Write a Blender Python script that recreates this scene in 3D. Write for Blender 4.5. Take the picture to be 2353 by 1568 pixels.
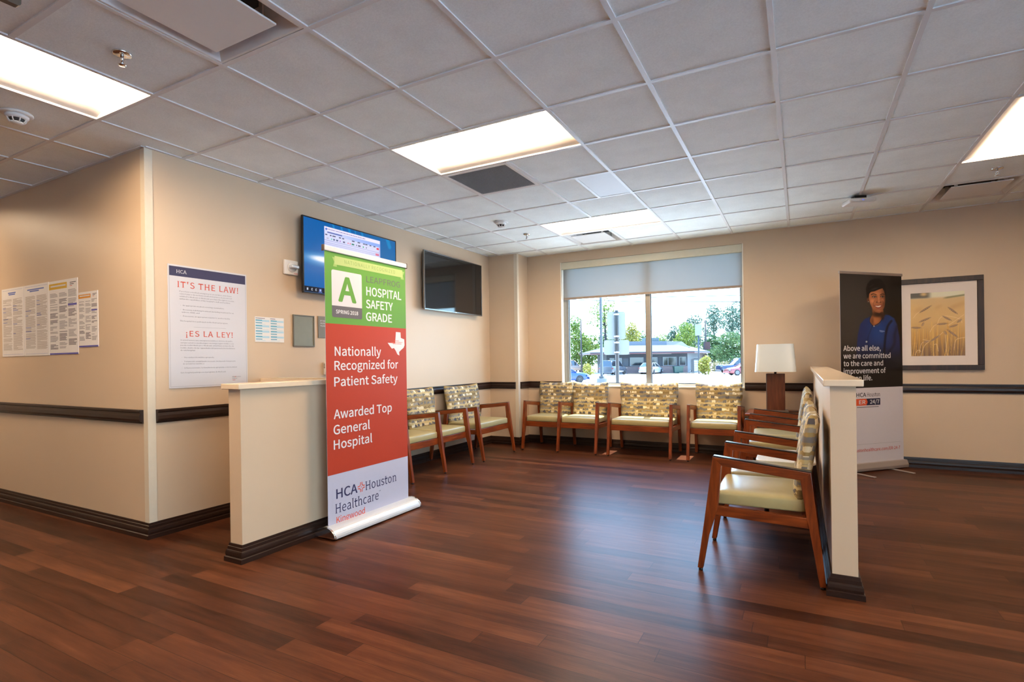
import bpy, bmesh, math, random, os
import numpy as np
from mathutils import Vector, Matrix

for o in list(bpy.data.objects):
    bpy.data.objects.remove(o)
SC = bpy.context.scene
COL = SC.collection
random.seed(7)

# ------------------------------------------------------------------ camera
W, H = 2353.0, 1568.0
FPX, CX, CY = 1223.8, 1190.3, 829.7
YAW, PITCH, ROLL = 0.4869, -0.0012, 0.014
def cam_rot(yaw, pitch, roll):
    c, s = math.cos(yaw), math.sin(yaw)
    Rz = np.array([[c, -s, 0], [s, c, 0], [0, 0, 1]])
    B = np.array([[1, 0, 0], [0, 0, 1], [0, -1, 0]], float)
    c, s = math.cos(pitch), math.sin(pitch)
    Rx = np.array([[1, 0, 0], [0, c, -s], [0, s, c]])
    c, s = math.cos(roll), math.sin(roll)
    Rr = np.array([[c, -s, 0], [s, c, 0], [0, 0, 1]])
    return Rz @ B @ Rx @ Rr
R = cam_rot(YAW, PITCH, ROLL)
cam_data = bpy.data.cameras.new('camera')
cam = bpy.data.objects.new('camera', cam_data)
COL.objects.link(cam)
M4 = Matrix.Identity(4)
for i in range(3):
    M4[i][0] = R[i, 0]; M4[i][1] = -R[i, 1]; M4[i][2] = -R[i, 2]
M4[0][3], M4[1][3], M4[2][3] = 2.5357, -2.8961, 1.1866
cam.matrix_world = M4
cam_data.sensor_width = 36.0
cam_data.sensor_fit = 'HORIZONTAL'
cam_data.lens = FPX / W * 36.0
cam_data.shift_x = (W / 2 - CX) / W
cam_data.shift_y = (CY - H / 2) / W
cam_data.clip_start = 0.05
cam_data.clip_end = 800
SC.camera = cam

# ------------------------------------------------------------------ world, sun, exposure
SC.view_settings.view_transform = 'Standard'
SC.view_settings.look = 'None'
SC.view_settings.gamma = 1.0
SC.view_settings.use_curve_mapping = False
SC.view_settings.exposure = -0.05
world = bpy.data.worlds.new('sky')
SC.world = world
world.use_nodes = True
wn = world.node_tree
wn.nodes.clear()
w_out = wn.nodes.new('ShaderNodeOutputWorld')
w_bg = wn.nodes.new('ShaderNodeBackground')
w_tc = wn.nodes.new('ShaderNodeTexCoord')
w_sep = wn.nodes.new('ShaderNodeSeparateXYZ')
w_ramp = wn.nodes.new('ShaderNodeValToRGB')
wn.links.new(w_tc.outputs['Generated'], w_sep.inputs[0])
wn.links.new(w_sep.outputs['Z'], w_ramp.inputs[0])
wn.links.new(w_ramp.outputs[0], w_bg.inputs[0])
wn.links.new(w_bg.outputs[0], w_out.inputs[0])
w_ramp.color_ramp.elements[0].position = 0.0
w_ramp.color_ramp.elements[0].color = (0.52, 0.82, 1.0, 1)
w_ramp.color_ramp.elements[1].position = 0.5
w_ramp.color_ramp.elements[1].color = (0.25, 0.52, 1.0, 1)
w_bg.inputs[1].default_value = 14.0
sun_data = bpy.data.lights.new('sun', 'SUN')
sun = bpy.data.objects.new('sun', sun_data)
COL.objects.link(sun)
sun_data.energy = 28.0
sun_data.angle = 0.009
sun_data.color = (1.0, 0.96, 0.88)
sd = Vector((0.05, -0.30, -1.0)).normalized()
sun.rotation_euler = sd.to_track_quat('-Z', 'Y').to_euler()
sun.location = (0, 12, 20)
TROFFER_POWER = 52.0
TROFFER_COL = (1.0, 0.745, 0.49)

# ------------------------------------------------------------------ material helpers
def lin(c):
    return tuple(((v / 255.0) / 12.92) if v / 255.0 <= 0.04045 else (((v / 255.0) + 0.055) / 1.055) ** 2.4 for v in c)
_M = {}
class NT:
    def __init__(s, name):
        s.m = bpy.data.materials.new(name)
        s.m.use_nodes = True
        s.t = s.m.node_tree
        s.b = s.t.nodes['Principled BSDF']
        s.out = s.t.nodes['Material Output']
    def n(s, typ, **kw):
        nd = s.t.nodes.new('ShaderNode' + typ)
        for k, v in kw.items():
            setattr(nd, k, v)
        return nd
    def l(s, a, b):
        s.t.links.new(a, b)
    def math(s, op, a, b=None, c=None):
        nd = s.n('Math', operation=op)
        for i, v in enumerate((a, b, c)):
            if v is None: continue
            if isinstance(v, (int, float)): nd.inputs[i].default_value = v
            else: s.l(v, nd.inputs[i])
        return nd.outputs[0]
    def xyz(s, kind='Object'):
        tc = s.n('TexCoord'); sp = s.n('SeparateXYZ')
        s.l(tc.outputs[kind], sp.inputs[0])
        return tc.outputs[kind], sp.outputs[0], sp.outputs[1], sp.outputs[2]
    def comb(s, x, y, z):
        nd = s.n('CombineXYZ')
        for i, v in enumerate((x, y, z)):
            if isinstance(v, (int, float)): nd.inputs[i].default_value = v
            else: s.l(v, nd.inputs[i])
        return nd.outputs[0]
    def noise(s, vec, scale, detail=3, rough=0.5):
        nd = s.n('TexNoise'); nd.inputs['Scale'].default_value = scale
        nd.inputs['Detail'].default_value = detail; nd.inputs['Roughness'].default_value = rough
        s.l(vec, nd.inputs['Vector'])
        return nd.outputs['Fac']
    def ramp(s, fac, stops, interp='LINEAR'):
        nd = s.n('ValToRGB'); cr = nd.color_ramp; cr.interpolation = interp
        while len(cr.elements) > 1: cr.elements.remove(cr.elements[-1])
        cr.elements[0].position = stops[0][0]; cr.elements[0].color = (*stops[0][1], 1)
        for p, c in stops[1:]:
            e = cr.elements.new(p); e.color = (*c, 1)
        s.l(fac, nd.inputs[0])
        return nd.outputs[0]
    def bump(s, h, strength=0.2, dist=0.002):
        nd = s.n('Bump'); nd.inputs['Strength'].default_value = strength; nd.inputs['Distance'].default_value = dist
        s.l(h, nd.inputs['Height']); s.l(nd.outputs[0], s.b.inputs['Normal'])
    def set(s, rough=0.5, metal=0.0, spec=0.5):
        s.b.inputs['Roughness'].default_value = rough
        s.b.inputs['Metallic'].default_value = metal
        s.b.inputs['Specular IOR Level'].default_value = spec
def mat(name, srgb, rough=0.5, metal=0.0, spec=0.5, emit=0.0, grain=0.0, gscale=30.0):
    """plain painted / plastic / metal surface with a faint procedural mottling"""
    if name in _M: return _M[name]
    k = NT(name); k.set(rough, metal, spec)
    c = lin(srgb)
    k.b.inputs['Base Color'].default_value = (*c, 1)
    if grain > 0:
        v = k.xyz()[0]
        f = k.noise(v, gscale, 4)
        k.l(k.ramp(f, [(0.25, tuple(x * (1 - grain) for x in c)), (0.75, tuple(min(1, x * (1 + grain)) for x in c))]), k.b.inputs['Base Color'])
    if emit > 0:
        k.b.inputs['Emission Color'].default_value = (*c, 1)
        k.b.inputs['Emission Strength'].default_value = emit
    _M[name] = k.m
    return k.m

def m_wall():
    k = NT('wall_paint'); k.set(0.42, 0, 0.4)
    v = k.xyz()[0]
    f = k.noise(v, 1.3, 3)
    c = lin((204, 180, 153))
    k.l(k.ramp(f, [(0.3, tuple(x * 0.97 for x in c)), (0.7, tuple(x * 1.02 for x in c))]), k.b.inputs['Base Color'])
    k.bump(k.noise(v, 260, 3), 0.12, 0.001)
    return k.m
WALL = m_wall()
def m_tile():
    k = NT('ceiling_tile'); k.set(0.9, 0, 0.2)
    v = k.xyz()[0]
    f = k.noise(v, 120, 4, 0.7)
    g = k.noise(v, 5, 3)
    h = k.math('ADD', k.math('MULTIPLY', f, 0.6), k.math('MULTIPLY', g, 0.4))
    c = lin((244, 250, 249))
    k.l(k.ramp(h, [(0.3, tuple(x * 0.86 for x in c)), (0.65, tuple(x * 1.03 for x in c))]), k.b.inputs['Base Color'])
    k.bump(f, 0.4, 0.002)
    return k.m
TILE = m_tile()
def m_floor():
    k = NT('walnut_planks'); k.set(0.32, 0, 0.10)
    v, x, y, z = k.xyz()
    PW, PL = 0.102, 1.22
    row = k.math('FLOOR', k.math('DIVIDE', y, PW))
    wn1 = k.n('TexWhiteNoise', noise_dimensions='1D'); k.l(row, wn1.inputs['W'])
    off = k.math('MULTIPLY', wn1.outputs['Value'], 3.7)
    xs = k.math('ADD', k.math('DIVIDE', x, PL), off)
    col = k.math('FLOOR', xs)
    wn2 = k.n('TexWhiteNoise', noise_dimensions='2D'); k.l(k.comb(row, col, 0), wn2.inputs['Vector'])
    rnd = wn2.outputs['Value']
    # grain: stretched along x, shifted per plank
    gv = k.comb(k.math('MULTIPLY', x, 1.6), k.math('ADD', k.math('MULTIPLY', y, 17.0), k.math('MULTIPLY', rnd, 40.0)), k.math('MULTIPLY', rnd, 9.0))
    g1 = k.noise(gv, 1.5, 5, 0.62)
    gv2 = k.comb(k.math('MULTIPLY', x, 5.0), k.math('ADD', k.math('MULTIPLY', y, 120.0), k.math('MULTIPLY', rnd, 40.0)), 0)
    g2 = k.noise(gv2, 2.0, 3, 0.6)
    t = k.math('ADD', k.math('ADD', k.math('MULTIPLY', g1, 0.62), k.math('MULTIPLY', g2, 0.22)), k.math('MULTIPLY', rnd, 0.30))
    cr = k.ramp(t, [(0.30, lin((36, 18, 10))), (0.52, lin((66, 36, 23))), (0.68, lin((84, 48, 31))), (0.86, lin((108, 66, 43)))])
    fy = k.math('FRACT', k.math('DIVIDE', y, PW)); fx = k.math('FRACT', xs)
    sy = k.math('LESS_THAN', k.math('MINIMUM', fy, k.math('SUBTRACT', 1.0, fy)), 0.013)
    sx = k.math('LESS_THAN', k.math('MINIMUM', fx, k.math('SUBTRACT', 1.0, fx)), 0.0011)
    seam = k.math('MAXIMUM', sy, sx)
    mx = k.n('Mix', data_type='RGBA')
    k.l(k.math('MULTIPLY', seam, 0.72), mx.inputs['Factor']); k.l(cr, mx.inputs[6]); mx.inputs[7].default_value = (*lin((22, 12, 9)), 1)
    k.l(mx.outputs[2], k.b.inputs['Base Color'])
    h = k.math('SUBTRACT', k.math('MULTIPLY', g2, 0.5), k.math('MULTIPLY', seam, 1.5))
    k.bump(h, 0.25, 0.0015)
    k.l(k.math('ADD', 0.25, k.math('MULTIPLY', g2, 0.16)), k.b.inputs['Roughness'])
    return k.m
FLOOR = m_floor()
def m_wood(name, c0, c1, c2, rough=0.3, axis='z'):
    k = NT(name); k.set(rough, 0, 0.5)
    v, x, y, z = k.xyz()
    if axis == 'z': gv = k.comb(k.math('MULTIPLY', x, 30.0), k.math('MULTIPLY', y, 30.0), k.math('MULTIPLY', z, 3.0))
    elif axis == 'y': gv = k.comb(k.math('MULTIPLY', x, 30.0), k.math('MULTIPLY', y, 3.0), k.math('MULTIPLY', z, 30.0))
    else: gv = k.comb(k.math('MULTIPLY', x, 3.0), k.math('MULTIPLY', y, 30.0), k.math('MULTIPLY', z, 30.0))
    f = k.noise(gv, 1.6, 4, 0.6)
    k.l(k.ramp(f, [(0.3, lin(c0)), (0.5, lin(c1)), (0.72, lin(c2))]), k.b.inputs['Base Color'])
    return k.m
CH0, CH1, CH2 = (82, 32, 10), (116, 50, 16), (140, 66, 24)
WOODZ = m_wood('cherry_wood_upright', CH0, CH1, CH2, 0.3, 'z')
WOODY = m_wood('cherry_wood_deep', CH0, CH1, CH2, 0.3, 'y')
WOODX = m_wood('cherry_wood_wide', CH0, CH1, CH2, 0.3, 'x')
DARKWOOD = m_wood('dark_frame_wood', (22, 11, 6), (42, 23, 13), (62, 37, 22), 0.5, 'z')
TRIM = mat('dark_brown_vinyl', (40, 24, 18), 0.36, 0, 0.35, grain=0.1, gscale=60)
CAPMAT = mat('cap_laminate', (226, 205, 178), 0.16, 0, 0.5, grain=0.03, gscale=25)
GUARD = mat('corner_guard_vinyl', (212, 200, 180), 0.4, 0, 0.4, grain=0.02)
def m_fabric():
    k = NT('patterned_upholstery'); k.set(0.75, 0, 0.3)
    v, x, y, z = k.xyz()
    wob = k.noise(k.comb(k.math('MULTIPLY', x, 22.0), 0.0, k.math('MULTIPLY', z, 16.0)), 1.0, 3)
    zz = k.math('ADD', k.math('MULTIPLY', z, 21.0), k.math('MULTIPLY', wob, 0.9))
    row = k.math('FLOOR', zz); fz = k.math('FRACT', zz)
    w1 = k.n('TexWhiteNoise', noise_dimensions='1D'); k.l(row, w1.inputs['W'])
    base = k.ramp(w1.outputs['Value'], [(0.0, lin((168, 146, 98))), (0.35, lin((150, 128, 84))), (0.6, lin((188, 168, 122))), (0.85, lin((140, 122, 88)))], 'CONSTANT')
    xs = k.math('ADD', k.math('MULTIPLY', x, 24.0), k.math('MULTIPLY', w1.outputs['Value'], 13.0))
    w2 = k.n('TexWhiteNoise', noise_dimensions='2D'); k.l(k.comb(row, k.math('FLOOR', xs), 0), w2.inputs['Vector'])
    n1 = k.noise(k.comb(k.math('MULTIPLY', x, 34.0), k.math('MULTIPLY', row, 7.3), k.math('MULTIPLY', z, 40.0)), 1.0, 2)
    band = k.math('MULTIPLY', k.math('LESS_THAN', fz, k.math('ADD', 0.18, k.math('MULTIPLY', n1, 0.75))), k.math('GREATER_THAN', n1, 0.40))
    pc = k.ramp(w2.outputs['Value'], [(0.0, lin((112, 108, 106))), (0.3, lin((142, 136, 124))), (0.5, lin((84, 82, 86))), (0.64, lin((208, 194, 160))), (0.8, lin((126, 106, 70))), (0.92, lin((222, 214, 190)))], 'CONSTANT')
    mx = k.n('Mix', data_type='RGBA'); k.l(band, mx.inputs['Factor']); k.l(base, mx.inputs[6]); k.l(pc, mx.inputs[7])
    k.l(mx.outputs[2], k.b.inputs['Base Color'])
    k.bump(k.noise(v, 500, 2), 0.15, 0.001)
    return k.m
FABRIC = m_fabric()
VINYL = mat('sage_vinyl', (164, 152, 108), 0.34, 0, 0.5, grain=0.03, gscale=18)
BLACKCAP = mat('black_urethane', (24, 22, 24), 0.28, 0, 0.5, grain=0.1)
WHITE = mat('white_plastic', (232, 230, 226), 0.4, grain=0.01)
PAPER = mat('white_paper', (228, 224, 222), 0.7, grain=0.01)
METALW = mat('white_enamel', (226, 224, 222), 0.35, grain=0.01)
TBAR = mat('tbar_enamel', (222, 222, 222), 0.45, grain=0.01)
CHROME = mat('chrome', (225, 225, 225), 0.12, 1.0)
ALU = mat('brushed_aluminium', (176, 174, 172), 0.35, 1.0, grain=0.03)
ALUFRAME = mat('anodised_frame', (150, 146, 138), 0.4, 0.6, grain=0.04)
BLACK = mat('black_plastic', (14, 14, 15), 0.3, grain=0.1)
DARKGAP = mat('dark_void', (20, 18, 17), 0.8, grain=0.1)

# ------------------------------------------------------------------ mesh helpers
class MB:
    def __init__(s): s.bm = bmesh.new()
    def box(s, x0, x1, y0, y1, z0, z1, mi=0, bev=0.0, seg=2):
        vs = [s.bm.verts.new(p) for p in ((x0, y0, z0), (x1, y0, z0), (x1, y1, z0), (x0, y1, z0), (x0, y0, z1), (x1, y0, z1), (x1, y1, z1), (x0, y1, z1))]
        fs = [s.bm.faces.new([vs[i] for i in f]) for f in ((0, 3, 2, 1), (4, 5, 6, 7), (0, 1, 5, 4), (1, 2, 6, 5), (2, 3, 7, 6), (3, 0, 4, 7))]
        for f in fs: f.material_index = mi
        if bev > 0:
            es = {e for f in fs for e in f.edges}
            r = bmesh.ops.bevel(s.bm, geom=list(es), offset=bev, segments=seg, affect='EDGES', profile=0.5)
            for f in r['faces']: f.material_index = mi; f.smooth = True
        return s
    def poly(s, pts, mi=0):
        f = s.bm.faces.new([s.bm.verts.new(p) for p in pts]); f.material_index = mi
        return f
    def prism(s, pts, ext, mi=0, bev=0.0, seg=2):
        """pts: 3-D polygon, ext: 3-D extrusion vector"""
        e = Vector(ext)
        a = [s.bm.verts.new(p) for p in pts]; b = [s.bm.verts.new(Vector(p) + e) for p in pts]
        n = len(pts); fs = [s.bm.faces.new(a[::-1]), s.bm.faces.new(b)]
        for i in range(n): fs.append(s.bm.faces.new((a[i], a[(i + 1) % n], b[(i + 1) % n], b[i])))
        for f in fs: f.material_index = mi
        if bev > 0:
            es = {x for f in fs for x in f.edges}
            r = bmesh.ops.bevel(s.bm, geom=list(es), offset=bev, segments=seg, affect='EDGES', profile=0.5)
            for f in r['faces']: f.material_index = mi; f.smooth = True
        return s
    def loft(s, rings, mi=0, cap=True, smooth=True, closed=True):
        R_ = [[s.bm.verts.new(p) for p in r] for r in rings]
        n = len(R_[0])
        for i in range(len(R_) - 1):
            for j in range(n if closed else n - 1):
                f = s.bm.faces.new((R_[i][j], R_[i][(j + 1) % n], R_[i + 1][(j + 1) % n], R_[i + 1][j])); f.material_index = mi; f.smooth = smooth
        if cap:
            f = s.bm.faces.new(R_[0][::-1]); f.material_index = mi
            f = s.bm.faces.new(R_[-1]); f.material_index = mi
        return s
    def lathe(s, prof, c=(0, 0, 0), n=20, mi=0, axis='z', smooth=True, cap=True):
        rings = []
        for r, h in prof:
            ring = []
            for i in range(n):
                a = 2 * math.pi * i / n
                p = (r * math.cos(a), r * math.sin(a), h)
                if axis == 'x': p = (p[2], p[0], p[1])
                elif axis == 'y': p = (p[1], p[2], p[0])
                ring.append((c[0] + p[0], c[1] + p[1], c[2] + p[2]))
            rings.append(ring)
        return s.loft(rings, mi, cap, smooth)
    def tube(s, pts, r, n=8, mi=0, r1=None):
        P = [Vector(p) for p in pts]; rings = []
        for i, p in enumerate(P):
            d = (P[min(i + 1, len(P) - 1)] - P[max(i - 1, 0)]).normalized()
            up = Vector((0, 0, 1)) if abs(d.z) < 0.95 else Vector((1, 0, 0))
            a = d.cross(up).normalized(); b = d.cross(a)
            rr = r if r1 is None else r + (r1 - r) * i / (len(P) - 1)
            rings.append([p + a * (rr * math.cos(2 * math.pi * k / n)) + b * (rr * math.sin(2 * math.pi * k / n)) for k in range(n)])
        return s.loft(rings, mi)
    def build(s, name, mats, parent=None, loc=None, rotz=0.0, smooth_angle=None):
        bmesh.ops.recalc_face_normals(s.bm, faces=s.bm.faces)
        me = bpy.data.meshes.new(name); s.bm.to_mesh(me); s.bm.free()
        for m in (mats if isinstance(mats, (list, tuple)) else [mats]): me.materials.append(m)
        o = bpy.data.objects.new(name, me); COL.objects.link(o)
        if parent is not None: o.parent = parent
        if loc is not None: o.location = loc
        if rotz: o.rotation_euler = (0, 0, rotz)
        return o
def tag(o, label, cat, group=None, kind=None):
    o['label'] = label; o['category'] = cat
    if group: o['group'] = group
    if kind: o['kind'] = kind
    return o
def thing(name, label, cat, loc=(0, 0, 0), rotz=0.0, group=None):
    o = bpy.data.objects.new(name, None); COL.objects.link(o)
    o.location = loc; o.rotation_euler = (0, 0, rotz); o.empty_display_size = 0.1
    return tag(o, label, cat, group)
def struct(o):
    o['kind'] = 'structure'; return o
def dup(root, loc, rotz, label, group=None):
    r = root.copy(); COL.objects.link(r); r.location = loc; r.rotation_euler = (0, 0, rotz); r['label'] = label
    if group: r['group'] = group
    for ch in list(root.children):
        c = ch.copy(); COL.objects.link(c); c.parent = r
        for g in list(ch.children):
            d = g.copy(); COL.objects.link(d); d.parent = c
    return r
def rrect(cx, cy, w, h, r, n=4):
    out = []
    for sx, sy, a0 in ((1, 1, 0), (-1, 1, 90), (-1, -1, 180), (1, -1, 270)):
        for i in range(n + 1):
            a = math.radians(a0 + 90 * i / n)
            out.append((cx + sx * (w / 2 - r) + r * math.cos(a), cy + sy * (h / 2 - r) + r * math.sin(a)))
    return out

# ------------------------------------------------------------------ room dimensions (metres, floor at z = 0)
G = 0.6096
CE = 2.680            # face of the ceiling grid
XL, YC, YP, XP, YW = -1.415, -0.86, 3.70, -0.955, 4.02
X0, X1, Y0 = -6.5, 6.6, -6.2
WX0, WX1, WZ0, WZ1 = -0.430, 1.947, 0.824, 2.550

def sweep(path, prof, name, m, ends=True):
    """profile of (offset from the wall, z) swept along a floor path; the room lies to the right of the path"""
    b = MB(); P = [Vector(p) for p in path]; rings = []
    for i, p in enumerate(P):
        n1 = n2 = None
        if i > 0:
            d = (P[i] - P[i - 1]).normalized(); n1 = Vector((d.y, -d.x))
        if i < len(P) - 1:
            d = (P[i + 1] - P[i]).normalized(); n2 = Vector((d.y, -d.x))
        if n1 is None: n = n2
        elif n2 is None: n = n1
        else: n = (n1 + n2) / (1 + n1.dot(n2))
        rings.append([(p.x + n.x * o, p.y + n.y * o, z) for o, z in prof])
    b.loft(rings, 0, ends, False)
    return struct(b.build(name, m))

# ------------------------------------------------------------------ floor, walls
b = MB(); b.box(X0 - .1, X1 + .1, Y0 - .1, YW + .2, -0.15, 0.0); struct(b.build('floor', FLOOR))
b = MB(); b.box(X0 - .1, XL - 0.0, YC, YC + .14, 0, CE + .35); struct(b.build('wall_corridor', WALL))
b = MB(); b.box(XL - .14, XL, YC + .14, YW + .2, 0, CE + .35); struct(b.build('wall_left', WALL))
b = MB(); b.box(XL, XP, YP, YW + .2, 0, CE + .35); struct(b.build('wall_pier', WALL))
b = MB()
b.box(XP, WX0, YW, YW + .2, 0, CE + .35); b.box(WX1, X1, YW, YW + .2, 0, CE + .35)
b.box(WX0, WX1, YW, YW + .2, 0, WZ0); b.box(WX0, WX1, YW, YW + .2, WZ1, CE + .35)
struct(b.build('wall_window_side', WALL))
b = MB(); EY0, EY1, EZ1 = -5.6, -0.6, 2.5      # opening added out of view to let daylight in
b.box(X1, X1 + .14, Y0, EY0, 0, CE + .35); b.box(X1, X1 + .14, EY1, YW + .2, 0, CE + .35); b.box(X1, X1 + .14, EY0, EY1, EZ1, CE + .35); b.box(X1, X1 + .14, EY0, EY1, 0, .10)
struct(b.build('wall_right', WALL))
b = MB(); EX0, EX1 = 5.0, 6.2  # smaller rear opening, likewise added for daylight
b.box(X0, EX0, Y0 - .14, Y0, 0, CE + .35); b.box(EX1, X1 + .14, Y0 - .14, Y0, 0, CE + .35); b.box(EX0, EX1, Y0 - .14, Y0, EZ1, CE + .35); b.box(EX0, EX1, Y0 - .14, Y0, 0, .10)
struct(b.build('wall_rear', WALL))
# unseen additions: pale paving bounces sunlight up indoors, canopy blocks the sky
b = MB(); b.prism([(X1 + .2, 3.6, -.25), (X1 + .2, Y0 - .2, -.25), (-40, Y0 - .2, -.25), (-40, -70, -.25), (60, -70, -.25), (60, 3.6, -.25)], (0, 0, .22)); struct(b.build('added_bounce_ground', mat('bounce_paving', (236, 232, 226), .9, grain=.03, gscale=2)))
b = MB(); b.prism([(X1 + .14, 1.0, 2.62), (X1 + .14, Y0 - .14, 2.62), (-.5, Y0 - .14, 2.62), (-.5, Y0 - 5.2, 2.62), (X1 + 5.2, Y0 - 5.2, 2.62), (X1 + 5.2, 1.0, 2.62)], (0, 0, .33)); struct(b.build('added_sky_canopy', METALW))
b = MB(); b.box(X0 - .14, X0, Y0 - .14, YC, 0, CE + .35); struct(b.build('wall_far_left', WALL))
PZ = 1.0695           # top of the half-wall caps
b = MB(); b.prism([(-.528, -.865, 0), (-.418, -.865, 0), (-.418, .14, 0), (XL, .14, 0), (XL, .03, 0), (-.528, .03, 0)], (0, 0, PZ - .033)); struct(b.build('wall_partition_left', WALL))
b = MB(); b.prism([(-.558, -.895, PZ - .033), (-.388, -.895, PZ - .033), (-.388, .17, PZ - .033), (XL, .17, PZ - .033), (XL, 0, PZ - .033), (-.558, 0, PZ - .033)], (0, 0, .033), 0, .004); struct(b.build('trim_1', CAPMAT))
b = MB(); b.box(2.665, 2.775, .165, YW, 0, PZ - .033); struct(b.build('wall_partition_right', WALL))
b = MB(); b.box(2.635, 2.805, .132, YW - .001, PZ - .033, PZ, 0, .004); struct(b.build('trim_2', CAPMAT))

# chair rail and baseboard profiles
RAIL = [(0, .786), (.013, .786), (.014, .797), (.026, .801), (.030, .815), (.029, .838), (.024, .856), (.024, .861), (.031, .866), (.031, .880), (0, .880)]
BASE = [(0, .106), (.007, .106), (.009, .090), (.012, .088), (.013, .070), (.017, .068), (.020, .060), (.022, .045), (.020, .031), (.027, .027), (.028, 0), (0, 0)]
for i, pth in enumerate([[(X0, YC), (XL - .05, YC)], [(XL, YC + .05), (XL, .03)], [(XL, .14), (XL, YP), (XP - .04, YP)], [(XP, YP + .05), (XP, YW), (WX0 - .004, YW)], [(WX1 + .004, YW), (2.665, YW)], [(2.775, YW), (X1, YW)]]):
    sweep(pth, RAIL, 'trim_%d' % (i + 3), TRIM)
sweep([(X0, YC), (XL, YC), (XL, .03)], BASE, 'baseboard_corridor', TRIM)
sweep([(XL, .14), (XL, YP), (XP, YP), (XP, YW), (2.665, YW)], BASE, 'baseboard_window_side', TRIM)
sweep([(2.775, YW), (X1, YW), (X1, -0.6)], BASE, 'baseboard_right', TRIM)
sweep([(XL, .03), (-.528, .03), (-.528, -.865), (-.418, -.865), (-.418, .14), (XL, .14)], BASE, 'baseboard_partition_left', TRIM)
sweep([(2.665, YW), (2.665, .165), (2.775, .165), (2.775, YW)], BASE, 'baseboard_partition_right', TRIM)
# vinyl corner guards
def guard(x, y, sx, sy, name):
    b = MB(); t = .004; L = .048
    b.prism([(x, y, .106), (x + sx * L, y, .106), (x + sx * L, y - sy * t, .106), (x - sx * t, y - sy * t, .106), (x - sx * t, y + sy * L, .106), (x, y + sy * L, .106)], (0, 0, CE - .108))
    return struct(b.build(name, GUARD))
guard(XL, YC, -1, 1, 'trim_9'); guard(XP, YP, -1, 1, 'trim_10')

# ------------------------------------------------------------------ ceiling: tiles, grid
HOLES = {}
TROFF = {(0, 0): (2, 1), (0, 4): (2, 1), (6, 2): (1, 2), (-2, -4): (1, 2), (0, -6): (2, 1), (6, -4): (1, 2), (-8, -4): (1, 2)}  # last three are out of view, added to light the room
for (u, v), (nu, nv) in TROFF.items():
    for i in range(nu):
        for j in range(nv): HOLES[(u + i, v + j)] = 't'
for c in ((0, -3), (0, 5), (6, 5), (0, 1)): HOLES[c] = 'd'
b = MB(); U0, U1, V0, V1 = -11, 11, -11, 7
for u in range(U0, U1):
    for v in range(V0, V1):
        if (u, v) in HOLES: continue
        xa, xb = max(u * G, X0), min((u + 1) * G, X1); ya, yb = max(v * G, Y0), min((v + 1) * G, YW)
        if xb <= xa or yb <= ya: continue
        if xb <= XL and ya >= YC: continue
        b.poly([(xa, ya, CE + .007), (xb, ya, CE + .007), (xb, yb, CE + .007), (xa, yb, CE + .007)])
ceil = struct(b.build('ceiling', TILE))
b = MB(); hw = .012
FIX = {}
for (u, v), (nu, nv) in TROFF.items():
    for i in range(nu):
        for j in range(nv): FIX[(u + i, v + j)] = (u, v)
def runs(cells):
    """merge consecutive cells that carry a grid bar into runs"""
    out = []
    for c, ok in cells:
        if not ok: continue
        if out and out[-1][1] == c: out[-1][1] = c + 1
        else: out.append([c, c + 1])
    return out
def inside(p, q): return p in FIX and q in FIX and FIX[p] == FIX[q]
for u in range(U0, U1 + 1):
    if X0 < u * G < X1:
        y1 = YW if u * G > XL else YC
        for a, c in runs([(v, not inside((u - 1, v), (u, v))) for v in range(V0, V1)]):
            ya, yb = max(a * G, Y0), min(c * G, y1)
            if yb > ya: b.box(u * G - hw, u * G + hw, ya, yb, CE, CE + .03)
for v in range(V0, V1 + 1):
    if Y0 < v * G < YW:
        x0 = XL if v * G > YC else X0
        for a, c in runs([(u, not inside((u, v - 1), (u, v))) for u in range(U0, U1)]):
            xa, xb = max(a * G, x0), min(c * G, X1)
            if xb > xa: b.box(xa, xb, v * G - hw, v * G + hw, CE + .0004, CE + .03)
b.box(1.5 * G - hw, 1.5 * G + hw, 2 * G, 3 * G, CE + .0002, CE + .03)
for (xa, xb, ya, yb) in ((X0, XL, YC - .022, YC), (XL, XL + .022, YC, YP), (XL, XP, YP - .022, YP), (XP, XP + .022, YP, YW), (XP, X1, YW - .022, YW)):
    b.box(xa, xb, ya, yb, CE + .0008, CE + .03)
struct(b.build('ceiling_grid', TBAR))
b = MB(); b.box(1.5 * G + hw, 2 * G - hw, 2 * G + hw, 3 * G - hw, CE + .003, CE + .0065)
tag(b.build('ceiling_access_panel', mat('panel_white', (206, 208, 210), .5, grain=.01)), 'small plain white half-width panel in the ceiling between two lit troffers', 'ceiling panel')
b = MB(); b.box(X0 - .1, X1 + .14, Y0 - .14, YW + .2, CE + .35, CE + .45); struct(b.build('ceiling_deck', DARKGAP))

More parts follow.
